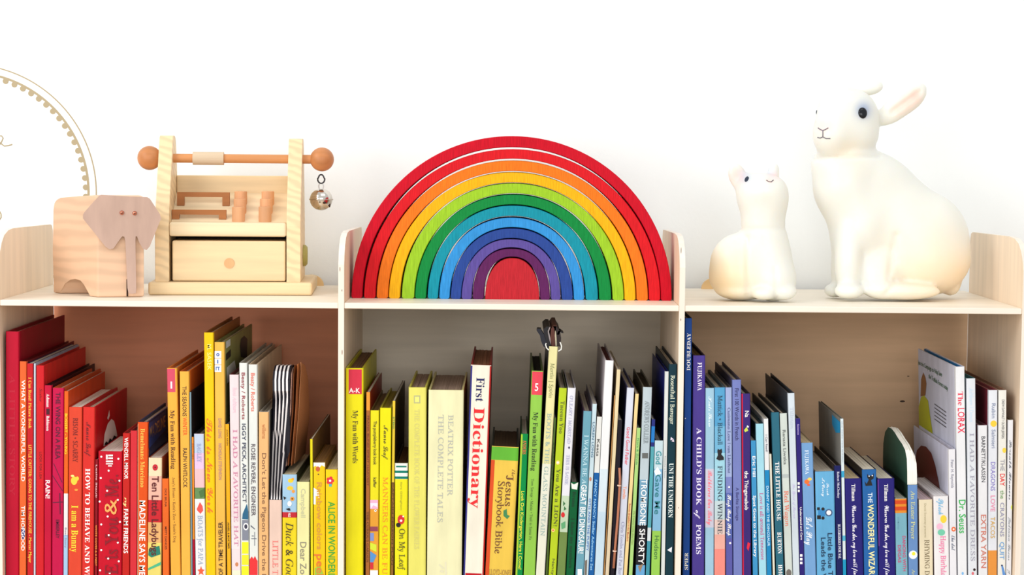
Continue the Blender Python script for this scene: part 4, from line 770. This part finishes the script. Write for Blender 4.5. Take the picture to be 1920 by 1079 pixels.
# ------------------------------------------------------------------ toy cash register
YC = G(430, 554.5).y
pine = mat((236, 209, 165), .45, 'rings', .8); pinex = mat((236, 209, 164), .45, 'grain_x', 1.6); pinel = mat((240, 217, 178), .45, 'grain_x', 1.4)
birch = mat((222, 150, 88), .45, 'grain_z', 2.0); bark = mat((176, 112, 62), .6, 'grain_x', 2.6)
rg = empty('toy_cash_register', (P(430, 554, YC).x, YC, SHELF), 'natural pine toy cash register with drawer, pegs and hanging bell', 'toy', rot=(0, 0, math.radians(3.5)))
ro = Vector(rg.location)
def lx(px, py, Y): return P(px, py, Y).x-ro.x+(Y-YC)*math.sin(math.radians(3.5))
def lz(px, py, Y): return P(px, py, Y).z-ro.z
ztb = lz(430, 530, YC)
bm_obj('base', box_bm(lx(279, 540, YC), lx(584.5, 540, YC), 0, .150, .0002, ztb, .003, 3), pinex, rg)
YU = .010; Yw = YC+YU
zl_ = lz(430, 417.5, Yw)                                   # top of the ledge
uprights = ((292, 318, 308, 330, 254), (536.5, 563, 544, 562, 260))
for xa, xb, ta, tb_, ty in uprights:
    ztop = lz(xa, ty, Yw+.05)
    prof = [(YU, ztb), (YU, zl_-.004), (YU+.003, zl_+.010), (YU+.046, ztop-.006), (YU+.050, ztop-.001), (YU+.056, ztop), (YU+.068, ztop), (YU+.075, ztop-.003), (YU+.079, ztop-.012), (YU+.105, zl_), (YU+.108, ztb)]
    x0, x1 = lx(xa, 480, Yw), lx(xb, 480, Yw)
    bm_obj('side_board', prism_yz(prof, x0, x1, bev=.001), pine, rg)
xi0, xi1 = lx(318, 480, Yw)+.0002, lx(536.5, 480, Yw)-.0002
# dark fill of the drawer opening + ledge + sloping key deck + back board
bm_obj('ledge', box_bm(xi0, xi1, YU-.001, YU+.030, lz(430, 444, Yw), zl_, .003, 3), pinel, rg)
deck_z = lambda y: zd0+(y-.036)/.034*(zd1-zd0)
zd0 = lz(430, 414, YC+.036); zd1 = lz(430, 381, YC+.070)
deck = [(YU+.020, deck_z(YU+.020)-.010), (YU+.020, deck_z(YU+.020)), (YU+.080, deck_z(YU+.080)), (YU+.080, deck_z(YU+.080)-.010)]
bm_obj('key_deck', prism_yz(deck, xi0, xi1), pinel, rg)
bz = lz(430, 329.5, Yw+.08)
bm_obj('back_board', box_bm(xi0, xi1, YU+.080, YU+.092, ztb, bz, .0015, 2), pinex, rg)
bm_obj('recess_shade', box_bm(xi0, xi1, YU+.070, YU+.0795, ztb, zl_-.012), mat((40, 30, 24), .8), rg)  # dark block puts the shade of the drawer opening into colour
dr = bm_obj('drawer', box_bm(lx(323.5, 490, Yw), lx(534.5, 490, Yw), YU+.002, YU+.066, ztb+.0006, lz(430, 452, Yw), .0022, 3), pinex, rg)
kc = Vector((lx(429.5, 494, Yw), YU+.002, lz(429.5, 494, Yw)))
bm_obj('knob', tube([kc+Vector((0, -.0012, 0)), kc+Vector((0, .004, 0))], .0062, 24), mat((222, 170, 120), .5, 'grain_z', 1.5), dr, label='round dowel knob')
# bars and pegs on the deck
for (xa, xb, yt_, yy_) in ((324, 424.5, 394, .040), (333.6, 431, 361, .066)):
    Yp = Yw+yy_-YU; zz = deck_z(yy_)
    x0, x1 = lx(xa, 400, YC+yy_), lx(xb, 400, YC+yy_); hh = lz(430, yt_, YC+yy_); 
    bm = bmesh.new()
    pr = [(x0, zz-.001), (x0, hh), (x1, hh), (x1, zz-.001), (x1-.009, zz-.001), (x1-.009, hh-.006), (x0+.009, hh-.006), (x0+.009, zz-.001)]
    a = [bm.verts.new((x, yy_-.003, z)) for x, z in pr]; b = [bm.verts.new((x, yy_+.003, z)) for x, z in pr]
    bm.faces.new(a); bm.faces.new(b[::-1])
    for i in range(8): bm.faces.new((a[i], b[i], b[(i+1) % 8], a[(i+1) % 8]))
    bm_obj('counter_bar', bm, bark, rg)
for row, (yy_, pys, pxs) in enumerate(((.036, 386, (447, 496.5)), (.053, 371, (450, 499)), (.070, 357, (451.5, 502)))):
    for px in pxs:
        x = lx(px, 400, YC+yy_); top = lz(px, pys+2, YC+yy_); zz = deck_z(yy_)
        bm_obj('peg', tube([Vector((x, yy_, zz-.003)), Vector((x, yy_, top-.0006)), Vector((x, yy_, top))], [.0079, .0079, .0073], 24), mat((226, 168, 122), .55, 'grain_z', 2.4), rg, label=None)
# rod, balls, sleeve, bell
YRd = .061; Yq = YC+YRd
rz = (lz(283, 299, Yq)+lz(602, 301, Yq))/2 + .0015
bm_obj('rod', tube([Vector((lx(290, 300, Yq), YRd, rz)), Vector((lx(596, 300, Yq), YRd, rz))], .0056, 20), mat((214, 146, 90), .45, 'grain_x', 2.0), rg, False)
bm_obj('sleeve', tube([Vector((lx(362.7, 300, Yq), YRd, rz)), Vector((lx(420, 300, Yq), YRd, rz))], .0082, 24), mat((212, 188, 158), .6, 'grain_x', 1.2), rg)
for px in (282, 603):
    bm_obj('ball', sphere_bm(Vector((lx(px, 300, Yq), YRd, rz)), .0151), mat((206, 136, 84), .4, 'grain_x', 2.4), rg, True)
bx = lx(601.5, 350, Yq)
er = [Vector((bx+.0045*math.cos(t)*(.8 if math.sin(t) > .3 else 1), YRd, lz(600, 336, Yq)+.0055*math.sin(t))) for t in [k*2*math.pi/20 for k in range(20)]]
bell_z = lz(601, 374.5, Yq)
bl = bm_obj('bell', sphere_bm(Vector((bx, YRd, bell_z)), .0143, (1, 1, .97), 40, 24), mat((215, 208, 198), .16, 'metal'), rg, True)
bm_obj('screw_eye', tube(er, .0010, 8, True), mat((70, 68, 70), .35, 'metal'), rg, True)
ring = [Vector((bx+.0030*math.cos(t), YRd, bell_z+.0165+.0042*math.sin(t))) for t in [k*2*math.pi/16 for k in range(16)]]
bm_obj('bell_loop', tube(ring, .0006, 6, True), mat((200, 200, 200), .3, 'metal'), bl, True)
bm_obj('bell_rim', tube([Vector((bx+.0145*math.cos(t), YRd+.0145*math.sin(t), bell_z)) for t in [k*2*math.pi/40 for k in range(40)]], .0008, 6, True), mat((190, 180, 165), .25, 'metal'), bl, True)
for dx, dz_, sx_, sz_ in ((.0045, -.0036, .0024, .0016), (-.001, -.003, .0008, .0008), (.0108, -.0068, .0012, .0030)):
    yy_ = YRd-math.sqrt(max(0, .0144**2-dx*dx-dz_*dz_)); bm_obj('bell_hole', sphere_bm(Vector((bx+dx, yy_, bell_z+dz_)), 1, (sx_, .0006, sz_), 14, 8), mat((50, 28, 18), .6), bl, True)
# round crank disc on the far side board
c = Vector((lx(563, 480, Yw)+.0002, YU+.062, lz(566, 480, Yw+.06)))
bm_obj('crank_disc', tube([c, c+Vector((.003, 0, 0)), c+Vector((.0052, 0, 0))], [.0135, .0135, .011], 28), mat((168, 160, 92), .5), rg)

# ------------------------------------------------------------------ rabbits (moulded translucent figures)
def figure(name, label, Yc, base_px, blobs, paint, cuts=(), scale_vox=.0027, eyes=(), lines=(), seam=None):
    o0 = P(base_px[0], base_px[1], Yc); o0.z = SHELF
    root = empty(name, o0, label, 'figurine')
    import numpy as np
    C = []
    for q in blobs:
        cx, cy, rx, ry, rd = q[:5]; dy = q[5] if len(q) > 5 else 0.0; rot = q[6] if len(q) > 6 else 0.0; kk = q[7] if len(q) > 7 else 14
        k = (Yc+dy+DIST)/F; c = P(cx, cy, Yc+dy)-o0
        C.append((np.array(c), np.array((rx*k, rd*k, ry*k)), np.array(Matrix.Rotation(math.radians(rot), 3, 'Y').inverted()), kk*k))
    lo = np.min([c-r.max() for c, r, _, _ in C], axis=0)-.006; hi = np.max([c+r.max() for c, r, _, _ in C], axis=0)+.006
    h_ = scale_vox; n = np.ceil((hi-lo)/h_).astype(int)+1
    ax = [lo[i]+h_*np.arange(n[i]) for i in range(3)]
    gx, gy, gz = np.meshgrid(*ax, indexing='ij'); p = np.stack((gx, gy, gz), -1).astype(np.float32)
    Fd = None
    for c, r, R, kk in C:
        q = (p-c.astype(np.float32)) @ R.T.astype(np.float32); k0 = np.linalg.norm(q/r, axis=-1); k1 = np.linalg.norm(q/(r*r), axis=-1)+1e-6
        dd = k0*(k0-1)/k1
        if Fd is None: Fd = dd
        else:
            hh = np.clip(.5+.5*(Fd-dd)/kk, 0, 1); Fd = Fd*(1-hh)+dd*hh-kk*hh*(1-hh)
    ins = Fd < 0
    cc = sum(ins[a:n[0]-1+a, b:n[1]-1+b, c:n[2]-1+c].astype(np.int8) for a in (0, 1) for b in (0, 1) for c in (0, 1))
    act = (cc > 0) & (cc < 8); idx = -np.ones(act.shape, int); ii = np.argwhere(act); idx[act] = np.arange(len(ii))
    acc = np.zeros((len(ii), 3)); cnt = np.zeros(len(ii))
    cor = [(a, b, c) for a in (0, 1) for b in (0, 1) for c in (0, 1)]
    for u in cor:
        for ax_ in range(3):
            if u[ax_]: continue
            v = list(u); v[ax_] = 1
            fa = Fd[ii[:, 0]+u[0], ii[:, 1]+u[1], ii[:, 2]+u[2]]; fb = Fd[ii[:, 0]+v[0], ii[:, 1]+v[1], ii[:, 2]+v[2]]
            m = (fa < 0) != (fb < 0); t = np.where(m, fa/(fa-fb+1e-12), 0)
            pt = np.array(u)[None]+t[:, None]*(np.array(v)-np.array(u))[None]; acc[m] += pt[m]; cnt[m] += 1
    VV = lo+h_*(ii+acc/np.maximum(cnt, 1)[:, None]); FF = []
    for ax_ in range(3):
        o1, o2 = [(1, 2), (2, 0), (0, 1)][ax_]
        sl0 = [slice(1, -1)]*3; sl1 = [slice(1, -1)]*3; sl0[ax_] = slice(0, -1); sl1[ax_] = slice(1, None)
        ch = ins[tuple(sl0)] != ins[tuple(sl1)]; e_ = np.argwhere(ch)
        e_[:, [k_ for k_ in range(3) if k_ != ax_]] += 1
        def at_(d1, d2):
            g = e_.copy(); g[:, o1] -= d1; g[:, o2] -= d2; return idx[g[:, 0], g[:, 1], g[:, 2]]
        FF.append(np.stack((at_(0, 0), at_(1, 0), at_(1, 1), at_(0, 1)), 1))
    FF = np.concatenate(FF); FF = FF[(FF >= 0).all(1)]
    res = bpy.data.meshes.new('body'); res.from_pydata(VV.tolist(), [], FF.tolist())
    bm = bmesh.new(); bm.from_mesh(res)
    for _ in range(3): bmesh.ops.smooth_vert(bm, verts=bm.verts, factor=.5, use_axis_x=True, use_axis_y=True, use_axis_z=True)
    bmesh.ops.recalc_face_normals(bm, faces=bm.faces); bm.to_mesh(res); bm.free()
    # flat foot on the shelf
    for v in res.vertices:
        if v.co.z < .0003: v.co.z = .0003
    for cut in cuts:
        (x0, y0), (x1, y1), depth, wid = cut
        a = P(x0, y0, Yc)-o0; b = P(x1, y1, Yc)-o0; ab = b-a; ab.y = 0; L2 = ab.length_squared
        for v in res.vertices:
            if v.normal.y > .25: continue
            p = Vector((v.co.x, 0, v.co.z))-Vector((a.x, 0, a.z)); t = max(0, min(1, p.dot(ab)/L2)); dd = (p-ab*t).length
            if dd < wid*3: v.co -= v.normal*depth*math.exp(-(dd/wid)**2)
    ca = res.color_attributes.new('paint', 'FLOAT_COLOR', 'POINT'); base = lin((230, 230, 222))
    pts = [(P(px, py, Yc+dy)-o0, r, lin(c), st) for px, py, dy, r, c, st in paint]
    camd = (CAM-o0)
    for i, v in enumerate(res.vertices):
        col = list(base)
        for c, r, cc, st in pts:
            # painted spot, for airbrushing and for warm bounced light: distance measured across the line of sight, front side only
            w = v.co-c; dist = math.hypot(w.x, w.z)+max(0, abs(w.y)-.03)*.6
            f = st*math.exp(-(dist/r)**2)
            if f > .01: col = [a*(1-f)+b*f for a, b in zip(col, cc)]
        ca.data[i].color = (col[0], col[1], col[2], 1)
    for p in res.polygons: p.use_smooth = True
    res.materials.clear(); res.materials.append(RABM)
    o = bpy.data.objects.new('body', res); COL.objects.link(o); o.parent = root
    bvh = __import__('mathutils').bvhtree.BVHTree.FromPolygons([v.co for v in res.vertices], [tuple(p.vertices) for p in res.polygons])
    def hit(px, py):
        d_ = ray(px, py).normalized(); h = bvh.ray_cast(CAM-o0, d_)
        return (h[0], h[1]) if h[0] else (P(px, py, Yc)-o0, Vector((0, -1, 0)))
    for px, py, rx, ry, c, nm in eyes:
        h, nn = hit(px, py); k = (Yc+DIST)/F
        b_ = bmesh.new(); r = bmesh.ops.create_uvsphere(b_, u_segments=20, v_segments=12, radius=1)
        q = nn.to_track_quat('Z', 'Y').to_matrix().to_4x4()
        up = Vector((0, 0, 1)); xax = up.cross(nn).normalized(); yax = nn.cross(xax)
        RM = Matrix((xax, yax, nn)).transposed().to_4x4()
        bmesh.ops.transform(b_, matrix=Matrix.Translation(h) @ RM @ Matrix.Diagonal((rx*k, ry*k, min(rx, ry)*k*.45, 1)), verts=r['verts'])
        bm_obj(nm, b_, mat(c, .12), root, True)
    for pts_, rr, c, nm in lines:
        pl = []
        for px, py in pts_:
            h, nn = hit(px, py); pl.append(h+nn*.0001)
        bm_obj(nm, tube(pl, rr, 6), mat(c, .5), root, True)
    return root
RABM = bpy.data.materials.new('moulded_vinyl'); RABM.use_nodes = True
nt = RABM.node_tree; pb = nt.nodes['Principled BSDF']; at = nt.nodes.new('ShaderNodeVertexColor'); at.layer_name = 'paint'
nt.links.new(at.outputs[0], pb.inputs['Base Color']); pb.inputs['Roughness'].default_value = .38
pb.inputs['Subsurface Weight'].default_value = .35; pb.inputs['Subsurface Radius'].default_value = (1.0, .72, .42); pb.inputs['Subsurface Scale'].default_value = .02

big = [ # cx, cy, rx, ry, depth radius (px), forward/back (m), roll, blend (px)
 (1584, 345, 60, 76, 56, .004), (1585, 308, 62, 38, 50, .004, 0, 20), (1612, 420, 58, 84, 58, .006, 0, 24), (1668, 385, 68, 74, 58, .014, 0, 30), (1640, 330, 50, 40, 46, .010, 0, 30),
 (1722, 455, 95, 98, 68, .012, 0, 30), (1735, 492, 80, 58, 66, .010, 0, 24),
 (1590, 490, 25, 66, 28, -.020, 0, 20), (1576, 500, 18, 56, 24, .014, 0, 16),
 (1592, 546, 28, 15, 26, -.034, 0, 10), (1563, 545, 18, 13, 22, .010, 0, 8),
 (1694, 546, 70, 17, 26, -.030, 0, 9), (1650, 543, 30, 17, 26, -.030, 0, 9), (1782, 531, 20, 24, 20, .014, 0, 8),
 (1645, 512, 42, 44, 44, -.006, 0, 20),
 (1600, 228, 48, 60, 46, .0, 0, 6), (1590, 258, 52, 35, 44, .0, 0, 18), (1562, 240, 34, 40, 34, -.014, 0, 26), (1556, 258, 28, 32, 30, -.016, 0, 16), (1570, 200, 34, 34, 32, -.002, -30, 24),
 (1689, 196, 57, 23, 13, .004, -40, 8), (1706, 183, 33, 22, 12, .004, -36, 10), (1632, 166, 26, 13, 14, .034, -14, 8),
]
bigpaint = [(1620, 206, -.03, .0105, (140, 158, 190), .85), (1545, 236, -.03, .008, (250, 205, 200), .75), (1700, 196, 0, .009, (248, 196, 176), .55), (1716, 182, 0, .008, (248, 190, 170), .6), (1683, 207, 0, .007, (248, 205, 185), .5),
            (1740, 510, -.03, .055, (246, 220, 180), .6), (1590, 290, -.03, .018, (246, 230, 200), .5), (1790, 520, 0, .03, (246, 214, 168), .5)]  # warm low spots: light bounced off the wood painted in, plus airbrushing
figure('rabbit_figurine', 'large white sitting rabbit figure with dark eye and raised ears', .120, (1670, 557), big, bigpaint,
       cuts=[((1525, 297), (1646, 292), .0022, .0022), ((1672, 440), (1656, 520), .0022, .004), ((1648, 545), (1668, 522), .0022, .003), ((1668, 522), (1730, 527), .0015, .004), ((1610, 470), (1612, 540), .0012, .004), ((1672, 210), (1722, 173), .003, .0035)],
       eyes=[(1617.5, 212, 8.6, 10.5, (22, 24, 30), 'eye'), (1619.5, 208, 2.0, 2.4, (235, 240, 245), 'eye_glint'), (1531.5, 211, 1.6, 4.0, (40, 44, 60), 'eye')],
       lines=[([(1534, 240), (1538, 243), (1543, 245), (1548, 243), (1553, 240)], .0007, (120, 116, 124), 'nose_line'), ([(1543, 245), (1543, 251), (1543, 257)], .0007, (120, 116, 124), 'mouth'), ([(1533, 258), (1538, 259), (1543, 257), (1549, 260), (1557, 260)], .0007, (120, 116, 124), 'mouth')])
small = [
 (1430, 375, 44, 48, 40, .0), (1404, 360, 22, 36, 28, .0, -6, 16), (1436, 356, 34, 24, 32, -.008, 0, 16), (1452, 374, 23, 36, 28, -.006, 0, 16),
 (1430, 425, 40, 44, 36, .0, 0, 20), (1441, 490, 44, 66, 42, .0, 0, 26), (1452, 525, 41, 40, 42, -.006, 0, 18),
 (1392, 496, 61, 60, 50, .008, 0, 18), (1388, 524, 57, 38, 48, .008, 0, 16),
 (1470, 547, 24, 16, 20, -.020, 0, 7), (1432, 550, 24, 13, 22, -.022, 0, 7), (1385, 546, 42, 14, 36, 0, 0, 8),
 (1382, 329, 17, 23, 8, .004, -14, 5), (1390, 344, 14, 16, 10, .004, 0, 8), (1450, 322, 11, 17, 8, .008, 10, 5), (1449, 336, 11, 12, 9, .008, 0, 8),
]
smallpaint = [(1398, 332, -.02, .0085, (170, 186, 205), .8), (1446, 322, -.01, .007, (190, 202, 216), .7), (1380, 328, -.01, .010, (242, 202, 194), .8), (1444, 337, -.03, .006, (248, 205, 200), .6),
              (1355, 530, 0, .028, (240, 206, 150), .7), (1372, 500, 0, .03, (246, 226, 186), .5), (1452, 330, 0, .005, (246, 210, 206), .6)]  # warm haunch spots mix painted-in shelf bounce with airbrush colour
figure('rabbit_figurine', 'small white young rabbit figure looking up, right of the rainbow', .080, (1415, 562), small, smallpaint, scale_vox=.002,
       cuts=[((1396, 445), (1398, 550), .0022, .003), ((1384, 430), (1475, 428), .001, .004), ((1446, 500), (1449, 556), .0016, .003)],
       eyes=[(1400, 336, 4.0, 6.2, (40, 48, 66), 'eye'), (1401, 333, 1.1, 1.4, (230, 235, 240), 'eye_glint')],
       lines=[([(1437, 338), (1441, 341), (1446, 341.5), (1450, 338)], .0006, (110, 100, 105), 'mouth')])

# ------------------------------------------------------------------ ring-shaped wall decal with scalloped inner band and script strokes
gold = mat((176, 160, 128), .6)
cc = P(-55.7, 358.3, WALLY)
kw = (WALLY+DIST)/F
dec = empty('wall_decal', Vector((cc.x, WALLY, cc.z)), 'round gold line wall decal with scalloped inner ring, upper left of wall', 'decal')
def ringmesh(nm, r0, r1, n=160, t=.0006):
    vs = []; fs = []
    for k in range(n):
        a = 2*math.pi*k/n
        for r in (r0, r1):
            for y in (-t, -.00005): vs.append((r*kw*math.cos(a), y, r*kw*math.sin(a)))
    for k in range(n):
        i = 4*k; j = 4*((k+1) % n); fs += [(i, i+2, j+2, j), (i+1, j+1, j+3, i+3), (i, j, j+1, i+1), (i+2, i+3, j+3, j+2)]
    mesh_obj(nm, vs, fs, gold, dec)
ringmesh('outer_ring', 235.0, 237.0); ringmesh('inner_ring', 219.5, 223.5)
nb = 78
for k in range(nb):
    a = 2*math.pi*(k+.5)/nb; r = 216.5
    bm = bmesh.new(); bmesh.ops.create_cone(bm, cap_ends=True, segments=14, radius1=5.4*kw, radius2=5.4*kw, depth=.0005, matrix=Matrix.Translation((r*kw*math.cos(a), -.0004, r*kw*math.sin(a))) @ Matrix.Rotation(math.pi/2, 4, 'X'))
    bm_obj('scallop', bm, gold, dec)
for st_ in ([(-20, 262), (-8, 262), (0, 268), (8, 274), (16, 273), (23, 271)], [(-14, 285), (-4, 275), (3, 266), (6, 259), (3, 255), (-2, 255), (-8, 262)], [(-8, 385), (-2, 394), (2, 402), (2, 408), (-2, 414)], [(-12, 452), (-4, 444), (3, 437)]):
    pl = [P(x, y, WALLY)-Vector(dec.location)+Vector((0, -.0004, 0)) for x, y in st_]
    bm = tube(pl, .0008, 6); bm_obj('script_stroke', bm, gold, dec)
